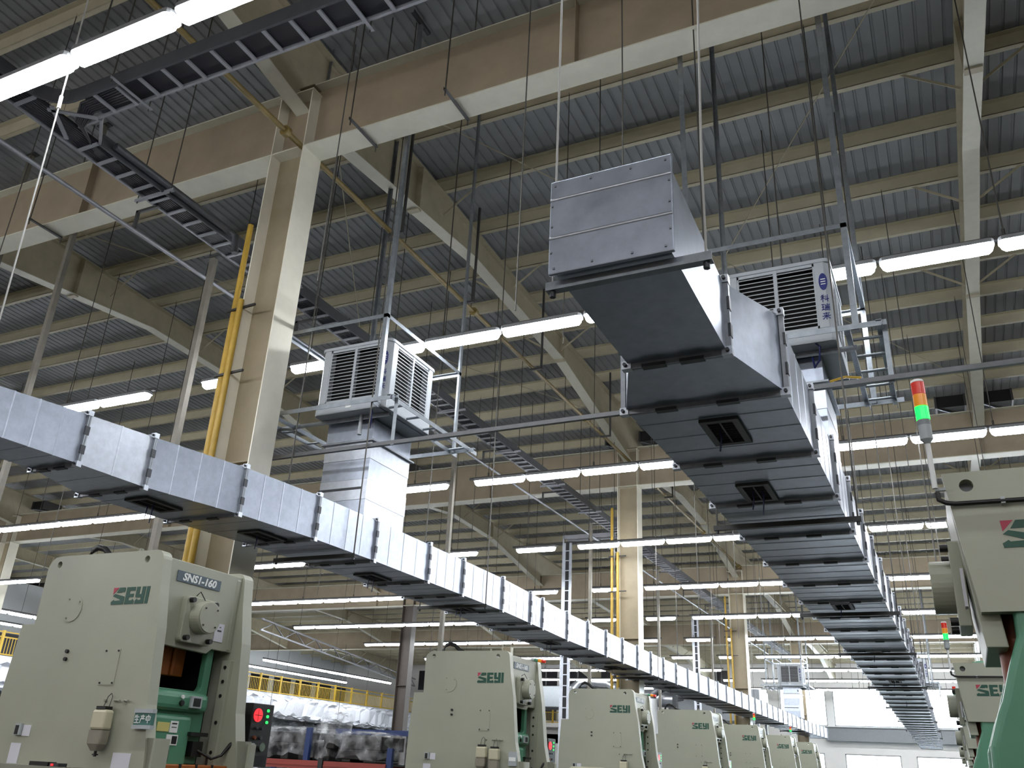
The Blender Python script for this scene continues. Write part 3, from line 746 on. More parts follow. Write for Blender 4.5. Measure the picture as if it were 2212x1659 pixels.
# tray drops going down to the floor
for (ya, xa, nm) in ((26.3, -11.0, 'grey cable ladder dropping to the floor behind the second press'), (42.0, -10.9, 'far grey cable ladder dropping down before the far left column')):
    oo = (xa, ya, 0); t = thing('cable_riser', nm, 'cable tray', oo)
    MB().box(xa, -9.2, ya-.02, ya+.02, TZ-.06, TZ+.06).box(xa, -9.2, ya+.32, ya+.36, TZ-.06, TZ+.06).build('arm_rail', M_tray, t, oo)
    MB().box(xa-.02, xa+.02, ya-.02, ya+.02, 1.2, TZ+.06).box(xa-.02, xa+.3, ya-.03, ya-.02, 1.2, TZ-.2).build('side_rail', M_galvb, t, oo)
    MB().box(xa+.26, xa+.3, ya-.02, ya+.02, 1.2, TZ-.2).build('side_rail', M_tray, t, oo)
    MB().box(xa+.1, xa+.22, ya-.04, ya-.03, 1.2, TZ-.2).build('cable_bundle', M_cable, t, oo)
    for k in range(22): MB().box(xa, xa+.28, ya-.05, ya-.04, 1.4+.32*k, 1.43+.32*k).build('rung', M_galvb, t, oo)
# thin conduit beside the tray
m = MB(); m.tube([(-9.62, -2, 8.3), (-9.62, 66, 8.3)], .03, 7, M_tray)
cd = m.build('conduit', M_tray, org=(-9.62, 20, 8.3), label='thin grey conduit running beside the long cable tray', category='pipe')
for i in range(16):
    y = 7.05+3.6*i; MB().box(-9.64, -9.6, y-.02, y+.02, 8.3, 8.62).box(-9.64, -9.2, y-.02, y+.02, 8.58, 8.62).build('pipe_bracket', M_dark, cd, (-9.62, 20, 8.3))
# ochre pipe at beam height with a flange joint
m = MB(); m.tube([(-7.75, -3, 9.95), (-7.75, 66, 9.95)], .042, 10, M_yelpd)
for y in (7.7, 13.6, 19.8, 26, 32, 38): m.tube([(-7.75, y-.04, 9.95), (-7.75, y+.04, 9.95)], .085, 12, M_yelpd)
yp = m.build('gas_pipe', M_yelpd, org=(-7.75, 20, 9.95), label='ochre yellow pipe running down the hall at beam height', category='pipe')
for y in (2.5, 10.5, 13.1, 16.4, 21, 27):
    MB().box(-7.52, -7.48, y-.02, y+.02, 9.9, deck_z(y)-.2).box(-7.77, -7.48, y-.02, y+.02, 9.86, 9.905).build('pipe_hanger', M_dark, yp, (-7.75, 20, 9.95))
# pairs of yellow risers on the columns
for (Y, nm) in ((8.25, 'nearest'), (24.1, 'second'), (38.5, 'third')):
    xx = -8.0-.31-.07; o_ = (xx, Y, 0)
    t = thing('riser_pipes', 'pair of bright yellow vertical pipes on the %s cream column' % nm, 'pipe', o_)
    for k, (dx, dy) in enumerate(((-.11, -.16), (.10, -.27))):
        MB().tube([(xx+dx, Y+dy, .1), (xx+dx, Y+dy, 8.75 if k == 0 else 7.4)], .042, 9, M_yelp).build('riser', M_yelp, t, o_)
    m = MB()
    for z in (2.2, 4.8, 6.3, 7.3): m.bar((xx-.2, Y-.2, z), (xx+.34, Y-.24, z), .03, .03, M_dark)
    m.build('pipe_clamp', M_dark, t, o_)
# small dark angle hangers clamped to the first tie beam
for (X, nm) in ((-13.4, 'far left'), (-6.69, 'just right of the near column'), (-5.15, 'second right of the near column')):
    o_ = (X, 8.0, 9.9); t = thing('beam_clamp', 'dark angle clamp with rods under the big tie beam, %s' % nm, 'hanger', o_, 'beam clamps')
    MB().angle((X, 7.78, 9.89), (X, 8.46, 9.89), .05, .006, M_dark, (1, 0, 0), (0, 0, 1)).build('clamp_bar', M_dark, t, o_)
    for yy in (7.8, 8.44): MB().tube([(X+.02, yy, 9.8), (X+.02, yy, deck_z(yy)-.002)], .01, 5, M_rod).build('hanger_rod', M_rod, t, o_)
# square posts standing behind the left presses, up to the cable tray or the roof
for (X, Y, zt, nm) in ((-9.4, 8.36, 8.55, 'just left of the near column'), (-9.4, 16.1, 8.55, 'between first and second presses'), (-9.4, 24.6, 8.55, 'left of the third press roof'), (-9.4, 31.5, 8.55, 'over the fourth press'),
        (-9.4, 39.4, 8.55, 'over the fifth press'), (-13.2, 8.52, 12.43, 'beyond the near end of the left duct'), (-15.35, 8.6, 12.43, 'outermost at the left edge')):
    o_ = (X, Y, 0); t = thing('support_post', 'dull square steel post %s' % nm, 'post', o_, group='square posts behind the left presses')
    MB().bar((X, Y, 0), (X, Y, zt), .085, .085, M_pole).build('tube', M_pole, t, o_)
    MB().cbox((X, Y, zt-.01), (.3, .12, .02)).build('top_plate', M_dark, t, o_)
    MB().cbox((X, Y, .01), (.2, .2, .02)).build('foot_plate', M_dark, t, o_)
# loose vertical wires / rods through the hall
rod_sh = None
wires = []
rnd = random.Random(3)
for Y in (6.3, 11.6, 14.4, 18.2, 20.6, 25.4, 27.3, 31.2, 33.4, 37.2, 43.5):
    for X in (-16.4, -14.2, -11.6, -6.0, -4.9, -3.3, -2.5, -.4, .9, 2.2):
        if rnd.random() < .66: wires.append((X+rnd.uniform(-.5, .5), Y+rnd.uniform(-.6, .6)))
for i, (X, Y) in enumerate(wires):
    zt = deck_z(Y)-.2; zb = rnd.choice((4.6, 5.4, 6.2, 7.4, 7.4, 8.2))
    Y = min(pys, key=lambda q: abs(q-Y))
    zt = deck_z(Y)-.19
    if -9 < X < -5.6 and 8 < Y < 11.5: zb = 7.4
    if abs(X+7) < .8: zb = max(zb, 4.7)
    if abs(X+1.2) < .9: zb = max(zb, 4.7)
    MB().tube([(X, Y, zb), (X, Y, zt)], .0075, 5, M_rod).build('hanging_wire', M_rod, org=(X, Y, zb), label='thin dark hanging wire dropped from the roof purlins', category='wire', group='thin hanging wires from the roof')

# ------------------------------------------------------------------ logo
LOGO_H = .14
def logo_parts(x0, z0, ypl, outward, flip, parent, s=1.0):
    """letters S E Y I, 0.42 wide; ypl plane, outward -1/+1 in y; flip mirrors reading for the other side"""
    H = LOGO_H*s
    def T(p): return (x0 + (-1 if flip else 1)*p[0]*H, z0 + p[1]*H)
    polys = [
        [(.50,1),(.95,1),(1.0,.93),(1.0,.78),(.93,.70),(.80,.74),(.72,.70),(.30,.70)],
        [(.22,.64),(1.0,.46),(1.03,.38),(1.03,.06),(.98,0),(.0,0),(-.03,.16),(.18,.28),(.24,.22),(.70,.24),(.70,.28),(.03,.50)],
        [(1.10,1),(1.82,1),(1.82,.78),(1.40,.78),(1.40,.60),(1.76,.60),(1.76,.40),(1.40,.40),(1.40,.22),(1.66,.22),(1.72,.30),(1.86,.18),(1.86,0),(1.10,0)],
        [(1.92,1),(2.20,1),(2.20,.56),(2.38,.56),(2.38,1),(2.66,1),(2.66,0),(1.94,0),(1.94,.18),(2.08,.30),(2.16,.22),(2.38,.22),(2.38,.36),(1.98,.36),(1.92,.42)],
        [(2.74,1),(3.0,1),(3.0,0),(2.74,0)]]
    m = MB(); a, b = (ypl, ypl+outward*.003)
    for p in polys: m.prism([T(q) for q in p], 'y', a, b, M_logo)
    m.prism([T(q) for q in [(.0,1),(.42,1),(.04,.60)]], 'y', a, b, M_logor)
    return m.build('logo', M_logo, parent)

# ------------------------------------------------------------------ left row power presses (local: x front +, y depth, z up)
def plate_with_holes(prof, holes, y0, y1, m_, name, parent, bevel=.008):
    bm = bmesh.new()
    def loop(pts):
        vs = [bm.verts.new((p[0], y0, p[1])) for p in pts]
        return [bm.edges.new((vs[i], vs[(i+1) % len(vs)])) for i in range(len(vs))]
    es = loop(prof)
    for h in holes: es += loop(circ(h[0], h[1], h[2], 20))
    bmesh.ops.triangle_fill(bm, use_beauty=True, use_dissolve=False, edges=es)
    fs = [f for f in bm.faces]
    # drop faces inside holes
    for f in fs:
        c = f.calc_center_median()
        if any(math.hypot(c.x-h[0], c.z-h[1]) < h[2]*.8 for h in holes): bm.faces.remove(f)
    r = bmesh.ops.extrude_face_region(bm, geom=list(bm.faces))
    for v in r['geom']:
        if isinstance(v, bmesh.types.BMVert): v.co.y = y1
    bmesh.ops.recalc_face_normals(bm, faces=bm.faces)
    me = bpy.data.meshes.new(name); bm.to_mesh(me); bm.free(); me.materials.append(m_)
    return link(name, me, parent)
NAME_ME = text_mesh('SNS1-160', .088, M_white)
def arcpts(cx, cz, r, a0, a1, n=5): return [(cx+r*math.cos(lerp(a0, a1, i/n)), cz+r*math.sin(lerp(a0, a1, i/n))) for i in range(n+1)]
def left_press():
    t = thing('power_press', '', 'power press', (0, 0, 0), 'left row of grey presses')
    prof = [(-1.70, 0), (-1.675, 2.0), (-1.635, 2.56), (-1.475, 2.56)] + arcpts(-1.36, 3.03, .12, PI, PI/2) + arcpts(-.17, 3.06, .085, PI/2, 0.1) + [(-.06, 2.85), (0.0, 2.51), (.03, 2.2), (.06, 1.92), (.13, 1.6), (.15, 1.45), (.15, 0)]
    holes = [(-1.34, 3.075, .03), (-.27, 3.07, .03)]
    for y0, y1 in ((0, .10), (1.0, 1.12)): plate_with_holes(prof, holes, y0, y1, M_press, 'side_plate', t)
    # round cover, access panel, knobs on the near plate (and its mirror)
    for s, yp in ((-1, 0), (1, 1.12)):
        m = MB(); m.prism(circ(-1.04, 2.685, .115, 32), 'y', yp, yp+s*.006, M_press)
        for a in (.6, 2.2, 4.2): m.tube([(-1.04+.095*math.cos(a), yp, 2.685+.095*math.sin(a)), (-1.04+.095*math.cos(a), yp+s*.012, 2.685+.095*math.sin(a))], .008, 6, M_pressd)
        m.build('round_cover', M_press, t)
        m = MB(); m.box(-.52, -.35, min(yp, yp+s*.005), max(yp, yp+s*.005), 2.06, 2.34, M_press)
        for X in (-.505, -.365):
            for Z in (2.075, 2.325): m.tube([(X, yp, Z), (X, yp+s*.012, Z)], .008, 6, M_black)
        m.build('access_panel', M_press, t)
        for Z in (2.325, 2.262): MB().tube([(-.97, yp, Z), (-.97, yp+s*.02, Z)], .016, 10, M_black).build('knob', M_black, t)
        MB().tube([(-.39, yp, 1.94), (-.39, yp+s*.02, 1.94)], .012, 6, M_pressd).tube([(-.30, yp, 1.945), (-.21, yp+s*.03, 1.94)], .009, 6, M_pressd).tube([(-.19, yp, 1.945), (-.12, yp+s*.03, 1.94)], .009, 6, M_pressd).build('bent_hook', M_pressd, t)
        logo_parts(-.585 if s < 0 else -.165, 2.70, yp, s, s > 0, t)
    MB().box(-1.36, -1.29, -.025, 0, 1.66, 1.75, M_lgrey).box(-1.35, -1.31, -.028, -.02, 1.665, 1.735, M_black).build('switch_box', M_lgrey, t)
    MB().box(-1.28, -1.19, -.006, 0, 1.655, 1.74).build('paper_label', M_paper, t)
    MB().box(-1.38, -1.26, -.006, 0, 1.40, 1.6).build('paper_label', M_paper, t)
    MB().box(-.19, .0, -.006, 0, 1.35, 1.565).build('paper_notice', M_paper, t)
    # crown: front sheet with notched lower edge, and box behind
    cp = [(.10, 2.50), (.19, 2.40), (.70, 2.385), (.76, 2.43), (1.0, 2.43), (1.0, 3.10), (.10, 3.10)]
    m = MB(); m.prism(cp, 'x', -.16, -.11, M_press); m.build('crown_front', M_press, t, bevel=.006)
    MB().box(-1.40, -.16, .10, 1.0, 2.46, 2.97).build('crown_box', M_pressd, t)
    MB().box(-.2, -.105, .92, .995, 2.43, 3.08).build('crown_rib', M_press, t, bevel=.02)
    # name plate
    np_ = MB().box(-.11, -.103, .205, .725, 2.925, 3.015).build('name_plate', M_plate, t)
    o = link('lettering', NAME_ME, np_); o.matrix_local = Matrix(((0, 0, 1, -.1025), (1.12, 0, 0, .465), (0, 1, 0, 2.969), (0, 0, 0, 1)))
    # shaft housing: square plate, drum, four black bolts
    sp = MB(); sp.prism(rrect(.31, .67, 2.44, 2.82, .03, 3), 'x', -.11, -.05, M_press); spo = sp.build('shaft_plate', M_press, t, bevel=.006)
    MB().prism(circ(.50, 2.655, .135, 36), 'x', -.05, .055).build('shaft_drum', M_press, t, bevel=.006)
    m = MB(); m.prism(circ(.50, 2.655, .122, 36), 'x', .055, .064, M_press)
    for a in (.8, 2.36, 3.9, 5.5): m.tube([(.06, .50+.1*math.cos(a), 2.655+.1*math.sin(a)), (.07, .50+.1*math.cos(a), 2.655+.1*math.sin(a))], .008, 6, M_black)
    m.build('drum_face', M_press, t)
    for (yy, zz) in ((.355, 2.785), (.625, 2.785), (.355, 2.475), (.625, 2.475)): MB().tube([(-.05, yy, zz), (-.005, yy, zz)], .022, 8, M_black).build('bolt', M_black, spo)
    MB().tube([(-.1, .46, 2.84), (-.05, .45, 2.87), (-.02, .49, 2.8)], .005, 5, M_black).build('lead_wire', M_black, t)
    MB().box(-.11, -.104, .75, .86, 2.50, 2.655, M_paper).box(-.104, -.103, .78, .83, 2.585, 2.6, M_seam).box(-.104, -.103, .80, .82, 2.62, 2.628, M_seam).build('paper_sign', M_paper, t)
    # throat: black sheets standing in for its inner shade, slide, shiny plunger
    MB().box(-1.0, -.95, .1, 1.0, .9, 2.46).box(-.95, -.3, .93, 1.0, 1.5, 2.46).build('throat_back', M_void, t)
    MB().box(-.80, -.36, .30, .72, 2.19, 2.5).box(-.36, -.34, .56, .6, 2.19, 2.5).build('slide', M_orange, t, bevel=.01)
    m = MB(); m.tube([(-.50, .44, 2.20), (-.50, .44, 1.9)], .055, 14, M_chrome); m.tube([(-.46, .36, 2.2), (-.46, .36, 1.95)], .02, 8, M_chrome); m.build('plunger', M_chrome, t)
    # green throat frame: upper window frame, ledge, lower body
    m = MB()
    m.prism([(.1, 2.075), (.72, 2.075)] + arcpts(.72, 2.135, .06, -PI/2, 0) + [(.78, 2.46), (.86, 2.46), (.86, 1.5), (.1, 1.5)], 'x', -.235, -.17, M_green)
    m.build('throat_frame', M_green, t, bevel=.02)
    MB().box(-.45, -.10, .1, .84, 1.90, 2.06).build('throat_ledge', M_green, t, bevel=.05, seg=3)
    MB().box(-.45, -.12, .1, .70, .9, 1.88).build('throat_body', M_green, t, bevel=.04, seg=3)
    m = MB(); m.box(-.105, -.075, .60, .72, 1.935, 2.03, M_lgrey); m.box(-.076, -.07, .62, .70, 1.95, 2.015, M_black)
    m.build('counter_display', M_lgrey, t, bevel=.006)
    MB().tube([(-.10, .505, 1.966), (-.08, .505, 1.966)], .022, 12, M_black).build('push_button', M_black, t)
    MB().tube([(-.10, .507, 2.015), (-.085, .507, 2.015)], .016, 12, M_white).build('pilot_light', M_white, t)
    MB().box(-.12, -.114, .31, .44, 1.74, 1.81).build('yellow_label', M_yelpap, t)
    MB().box(-.12, -.114, .45, .535, 1.735, 1.825, M_white).box(-.114, -.112, .465, .52, 1.80, 1.81, M_black).box(-.114, -.112, .465, .52, 1.775, 1.78, M_black).build('white_label', M_white, t)
    MB().box(-.12, -.114, .43, .555, 1.64, 1.72, M_white).box(-.114, -.112, .49, .545, 1.65, 1.71, M_black).build('warning_label', M_white, t)
    # guide bar with bolt holes on the far plate
    m = MB(); m.box(-.16, -.06, .96, 1.0, 1.45, 2.36, M_press)
    gb = m.build('guide_bar', M_press, t, bevel=.004)
    for z in (2.3, 2.18, 2.06, 1.84, 1.6): MB().tube([(-.11, .955, z), (-.11, .962, z)], .016, 8, M_black).build('bolt_hole', M_black, gb)
    # bolster with T slots
    bl = MB().box(-.75, .06, .1, 1.0, 1.2, 1.50).build('bolster', M_orange, t, bevel=.006)
    for yy in (.28, .46, .64, .82): MB().box(.055, .063, yy-.012, yy+.012, 1.43, 1.505, M_void).box(.055, .063, yy-.032, yy+.032, 1.41, 1.44, M_void).build('t_slot', M_void, bl)
    # safety curtain posts
    MB().box(.06, .2, .02, .13, .8, 1.68, M_pressd).box(.2, .22, .0, .15, .8, 1.68, M_press).build('light_curtain', M_press, t)
    MB().box(.08, .2, 1.02, 1.1, .8, 1.70, M_pressd).box(.2, .22, 1.06, 1.14, .8, 1.68, M_press).build('light_curtain', M_press, t)
    # gooseneck lamp and clamp block
    m = MB(); m.box(-.2, -.1, .72, .84, 1.56, 1.68, M_black); m.box(-.18, -.08, .66, .86, 1.72, 1.75, M_black); m.tube([(-.12, .78, 1.62), (-.02, .88, 1.55), (.02, .95, 1.58), (.05, 1.0, 1.66), (.08, 1.05, 1.72)], [.012, .012, .012, .018, .026], 7, M_black); m.tube([(-.05, .86, 1.56), (-.06, .88, 1.42)], .01, 6, M_black)
    m.build('gooseneck_lamp', M_black, t)
    MB().tube([(.02, .14, 1.60), (.06, .3, 1.6), (.0, .36, 1.52), (-.1, .3, 1.52)], .012, 7, M_black).build('cable_loop', M_black, t)
    # operator panel on the far side
    pn = MB().box(-.18, .0, 1.28, 1.57, 1.50, 2.03).build('control_panel', M_black, t, bevel=.006)
    MB().box(-.3, -.1, 1.10, 1.30, 1.55, 1.95).build('panel_arm', M_pressd, t)
    MB().prism(circ(1.36, 1.93, .058, 20), 'x', 0, .006).build('red_display', M_redled, pn)
    m = MB(); m.box(.006, .008, 1.312, 1.408, 1.926, 1.932, M_black); m.box(.006, .008, 1.357, 1.361, 1.88, 1.98, M_black); m.build('display_grid', M_black, pn)
    for z in (1.975, 1.925, 1.875): MB().prism(rrect(1.475, 1.505, z-.012, z+.012, .01, 3), 'x', 0, .006).build('green_led', M_grnled, pn)
    for (yy, zz, r, mm) in ((1.36, 1.82, .012, M_seam), (1.43, 1.82, .012, M_seam), (1.35, 1.74, .016, M_brown), (1.43, 1.74, .016, M_seam), (1.34, 1.665, .03, M_lgrey), (1.46, 1.665, .038, M_chrome)): MB().tube([(0, yy, zz), (.018, yy, zz)], r, 12, mm).build('selector_knob', mm, pn)
    MB().box(0, .004, 1.31, 1.55, 1.52, 1.6).build('panel_screen', M_winbk, pn)
    # hose bundle and junctions on top
    m = MB(); pts = [(-1.38, .28, 2.98), (-1.35, .28, 3.2), (-1.3, .28, 3.27), (-1.24, .28, 3.29), (-1.16, .29, 3.27), (-1.08, .3, 3.2), (-.9, .32, 3.12), (-.5, .35, 3.08), (-.3, .35, 3.12), (-.2, .35, 3.02)]
    m.tube(pts, .028, 8, M_black); m.build('top_hose', M_black, t)
    m = MB(); m.tube([(-1.1, .2, 2.97), (-1.1, .2, 3.16)], .025, 6, M_pressd); m.tube([(-.42, .05, 3.14), (-.42, .05, 3.18)], .015, 6, M_pressd); m.build('lifting_eye', M_pressd, t)
    return t
PL = left_press()
lp_spec = [(-5.75, 5.32, 'large grey-green power press, closest, with 160 name plate in full view'),
 (-5.66, 11.83, 'grey-green power press, second of the left row, two white bottles on side'),
 (-5.75, 17.75, 'grey-green power press, third in the left row behind a pale drum'),
 (-5.55, 23.3, 'grey-green power press, fourth in left row with yellow sticker'),
 (-5.60, 29.4, 'grey-green power press, fifth in left row, green-lit tower behind'),
 (-5.66, 35.6, 'grey-green power press, sixth in the left row'),
 (-5.66, 41.2, 'grey-green power press, last seen of the left row')]
press_l = []
for i, (X, Y, lab) in enumerate(lp_spec):
    o = PL if i == 0 else copy_tree(PL)
    o.location = (X, Y, 0); o['label'] = lab; press_l.append(o)
# things hung on the presses
def bottle(X, Y, z, label, first_=[None]):
    if first_[0] is None:
        t = thing('oil_bottle', label, 'bottle', (X, Y, z), 'oil bottles hung on press sides')
        m = MB(); m.prism(rrect(-.075, .075, -.09, 0, .02, 3), 'z', .1, .25, M_bottle); m.build('bottle_body', M_bottle, t, bevel=.02)
        m = MB(); pr = rrect(-.075, .075, -.09, 0, .02, 3); lo = rrect(-.035, .035, -.07, -.01, .015, 3)
        n = len(pr); m.add([(x, y, .1) for x, y in pr]+[(x, y, .03) for x, y in pr]+[(x*.95, y, .0) for x, y in pr]+[(x, y, -.05) for x, y in lo], [(k*n+i, k*n+(i+1) % n, (k+1)*n+(i+1) % n, (k+1)*n+i) for k in range(3) for i in range(n)]+[tuple(range(3*n, 4*n))], M_oil)
        m.build('oil_level', M_oil, t)
        MB().box(-.05, .05, -.08, -.01, .25, .275).build('cap', M_black, t)
        m = MB(); m.tube([(0, -.04, -.05), (0, -.04, -.09)], .012, 6, M_black); m.tube([(-.03, -.04, -.075), (.03, -.04, -.075)], .006, 5, M_black); m.build('tap', M_black, t)
        MB().tube([(-.03, -.03, .27), (-.025, -.01, .35), (.0, -.005, .375), (.025, -.01, .35), (.03, -.03, .27)], .004, 5, M_rod).build('wire_hanger', M_rod, t)
        first_[0] = t
    else:
        t = copy_tree(first_[0]); t.location = (X, Y, z); t['label'] = label
    return t
bottle(-6.07, 5.30, 1.62, 'yellowed oil bottle hung by wire on the closest press side')
bottle(-5.66-.42, 11.81, 1.60, 'white oil bottle, left of the pair on the second press')
bottle(-5.66-.22, 11.81, 1.58, 'cream oil bottle, right of the pair on the second press')
bottle(-5.75-.28, 17.73, 1.56, 'grey-stained oil bottle hung on the third left press')
bottle(-5.55-.28, 23.28, 1.60, 'white oil bottle hung on the fourth left press')
bottle(-5.60-.3, 29.38, 1.40, 'white oil bottle hung on the fifth left press')
# status sign on the closest press: green plate in grey holder
so = (-5.67, 5.29, 1.75)
sg = thing('status_sign', 'green sign with white Chinese characters at the closest press edge', 'sign', so)
MB().box(-5.76, -5.575, 5.285, 5.315, 1.755, 1.87).build('sign_plate', M_signg, sg, so)
MB().box(-5.765, -5.57, 5.277, 5.32, 1.855, 1.885).box(-5.765, -5.57, 5.277, 5.32, 1.74, 1.768).build('sign_holder', M_lgrey, sg, so)
m = MB()
for k, ch in enumerate((SHENG, CHAN, ZHONG)): strokes(m, ch, lambda u, v, k=k: (-5.752+.058*k+.05*u, 5.283, 1.782+.06*v), .0065, M_white)
m.build('lettering', M_white, sg, so)
s2 = MB().box(-5.72, -5.58, 11.79, 11.82, 1.60, 1.80).box(-5.715, -5.585, 11.785, 11.80, 1.68, 1.72, M_white)
MB().box(-5.68, -5.56, 11.80, 11.825, 1.62, 1.80, M_lgrey).box(-5.67, -5.57, 11.795, 11.805, 1.68, 1.73, M_white).build('status_sign', M_lgrey, org=(-5.62, 11.81, 1.62), label='pale blue-grey sign holder on the second press edge', category='sign')
# ledge with a small black device at the lower left of the closest press
so = (-6.75, 5.2, 1.44)
dv = thing('control_strip', 'grey ledge carrying a black device with a red light, at press side bottom', 'device', so)
MB().box(-7.05, -6.2, 5.12, 5.32, 1.40, 1.445).build('ledge', M_pressd, dv, so)
MB().box(-6.63, -6.42, 5.14, 5.22, 1.445, 1.475).build('device_body', M_black, dv, so)
MB().box(-6.40, -6.30, 5.14, 5.22, 1.445, 1.47).build('device_display', M_seam, dv, so)
MB().box(-6.38, -6.355, 5.135, 5.14, 1.45, 1.465).build('red_light', M_redled, dv, so)
# pale drum before the third press
so = (-6.55, 17.3, 1.2); dr = thing('drum', 'pale round drum lying on its side before the third press', 'drum', so)
MB().tube([(-6.95, 17.35, 1.42), (-6.25, 17.2, 1.42)], .26, 24, M_drum).build('drum_shell', M_drum, dr, so)
MB().tube([(-6.25, 17.2, 1.42), (-6.24, 17.2, 1.42)], .235, 24, M_void).build('drum_mouth', M_void, dr, so)
MB().box(-7.0, -6.2, 17.1, 17.5, 0, 1.17).build('drum_stand', M_dark, dr, so)
MB().box(-5.55-.98, -5.55-.82, 23.28, 23.315, 1.66, 1.76).build('yellow_sticker', M_yelpap, press_l[3]).matrix_parent_inverse = Matrix.Translation((5.55, -23.3, 0))
# small tower lights behind presses two and three and a lit one behind the fifth
def tower(X, Y, z0, label, h=.62, lean=(0, 0), lit=True, horizontal=False):
    o_ = (X, Y, z0); t = thing('signal_tower', label, 'signal light', o_, 'stack lights on the presses')
    lx_, ly_ = lean
    def P(a): return (X+lx_*a, Y+ly_*a, z0+a*h)
    MB().tube([P(0), P(.40)], .014, 8, M_white).build('pole', M_white, t, o_)
    MB().tube([P(.40), P(.44)], [.014, .032], 12, M_lgrey).tube([P(.44), P(.57)], .034, 14, M_lgrey).build('base_unit', M_lgrey, t, o_)
    MB().tube([P(.57), P(.62)], .034, 14, M_tank).build('clear_band', M_tank, t, o_)
    for (a, b, mm, nm) in ((.62, .745, M_twgrn if lit else M_green, 'green_lens'), (.745, .86, M_twamb, 'amber_lens'), (.86, .975, M_twred, 'red_lens')):
        MB().tube([P(a+.003), P(b-.003)], .035, 16, mm).build(nm, mm, t, o_)
    MB().tube([P(.975), P(1.0)], [.036, .03], 14, M_white).build('cap', M_white, t, o_)
    return t

# ------------------------------------------------------------------ right row presses (front faces -X)
def right_press():
    t = thing('power_press', '', 'power press', (0, 0, 0), 'right row of green framed presses')
    # crown box: local x from 0 (front) to 1.6, y 0..1.05, z 2.42..3.15
    prof = [(.10, 2.42), (.055, 2.80), (.015, 3.15), (1.6, 3.15), (1.6, 2.42)]
    plate_with_holes(prof, [(.125, 3.075, .034)], 0, .09, M_press, 'side_plate', t)
    plate_with_holes(prof, [(.125, 3.075, .034)], .96, 1.05, M_press, 'side_plate', t)
    MB().tube([(.125, .07, 3.075), (.125, .085, 3.075)], .034, 20, M_tank).build('hole_plug', M_tank, t)
    m = MB(); m.prism([(.10, 2.26), (.085, 2.42), (.02, 3.13), (.12, 3.13), (.2, 2.26)], 'y', .09, .96, M_press); m.build('crown_front', M_press, t, bevel=.006)
    MB().box(.2, 1.5, .09, .96, 2.55, 3.05).build('crown_box', M_pressd, t)
    MB().box(.25, 1.5, .1, .95, 3.05, 3.175).box(.30, .7, .12, .6, 3.15, 3.19).build('top_gear_cover', M_green, t, bevel=.01)
    logo_parts(.25, 2.735, 0, -1, False, t)
    logo_parts(.25+.42, 2.735, 1.05, 1, True, t)
    sp = MB(); sp.prism([(.32, 2.40), (.70, 2.40), (.70, 2.86), (.32, 2.86)], 'x', -.005, .06, M_press); spo = sp.build('shaft_plate', M_press, t, bevel=.006)
    MB().prism(circ(.50, 2.64, .145, 36), 'x', -.115, .02).build('shaft_drum', M_press, t, bevel=.006)
    for (yy, zz) in ((.36, 2.83), (.66, 2.83), (.36, 2.43), (.66, 2.43)): MB().tube([(-.045, yy, zz), (0, yy, zz)], .022, 8, M_black).build('bolt', M_black, spo)
    MB().box(.035, .05, .18, .27, 2.48, 2.68).build('paper_sign', M_paper, t)
    # slide and green C frame with bulging lower body
    MB().tube([(.245, .34, 1.75), (.245, .34, 2.6)], .085, 20, M_brown).build('slide', M_brown, t)
    MB().box(.22, .42, .62, .80, 2.0, 2.6).build('slide_gib', M_brown, t, bevel=.01)
    gp = [(.24, 2.44), (.237, 2.31), (.182, 2.167), (.129, 2.01), (.10, 1.95), (.07, 1.868), (.045, 1.80), (.04, 1.70), (.05, 1.55), (.06, .9), (.06, 0), (1.6, 0), (1.6, 2.5), (.24, 2.5)]
    MB().prism(gp, 'y', .02, .14).build('c_frame', M_green, t, bevel=.035, seg=4)
    MB().prism(gp, 'y', .91, 1.03).build('c_frame', M_green, t, bevel=.035, seg=4)
    MB().box(.06, 1.5, .14, .91, 0, 1.5).box(1.1, 1.5, .14, .91, 1.5, 2.55).build('bed', M_greend, t, bevel=.02)
    # black conduit along the side
    MB().tube([(-.02, -.03, 3.04), (-.015, -.03, 3.00), (.02, -.035, 2.978), (.06, -.03, 2.972), (.6, -.03, 2.97), (1.4, -.03, 2.97)], .013, 8, M_black).build('cable_conduit', M_black, t)
    m = MB(); m.cbox((.28, -.02, 2.975), (.02, .04, .035), M_lgrey); m.cbox((.9, -.02, 2.975), (.02, .04, .035), M_lgrey); m.cbox((0, -.01, 3.06), (.05, .02, .015), M_lgrey); m.build('conduit_clip', M_lgrey, t)
    return t
PR = right_press()
for i, (X, Y, lab) in enumerate(((.06, 5.04, 'green framed press cut off at the right edge, closest, big logo'), (-.03, 13.55, 'green framed press behind the closest right press, logo on grey crown'),
        (-.06, 22.4, 'third green framed press of the right row, half hidden'), (-.08, 30.5, 'fourth green framed press of the right row, far off'), (-.1, 38.8, 'fifth green framed press of the right row, tiny'))):
    o = PR if i == 0 else copy_tree(PR)
    o.location = (X, Y, 0); o['label'] = lab
tower(.035, 5.0, 3.06, 'tall signal tower with lit green lens on the closest right press', .62, (-.01, -.02))
tower(-.05, 13.5, 3.06, 'signal tower with lit green lens on the second right press', .62)
tower(-.07, 22.35, 3.06, 'small signal tower with red top on the third right press', .62, lit=False)
tower(-5.95, 30.2, 3.0, 'small signal tower with green light behind the fifth left press', .55)
tower(-5.85, 36.4, 3.0, 'tiny signal tower with green light behind the sixth left press', .5)
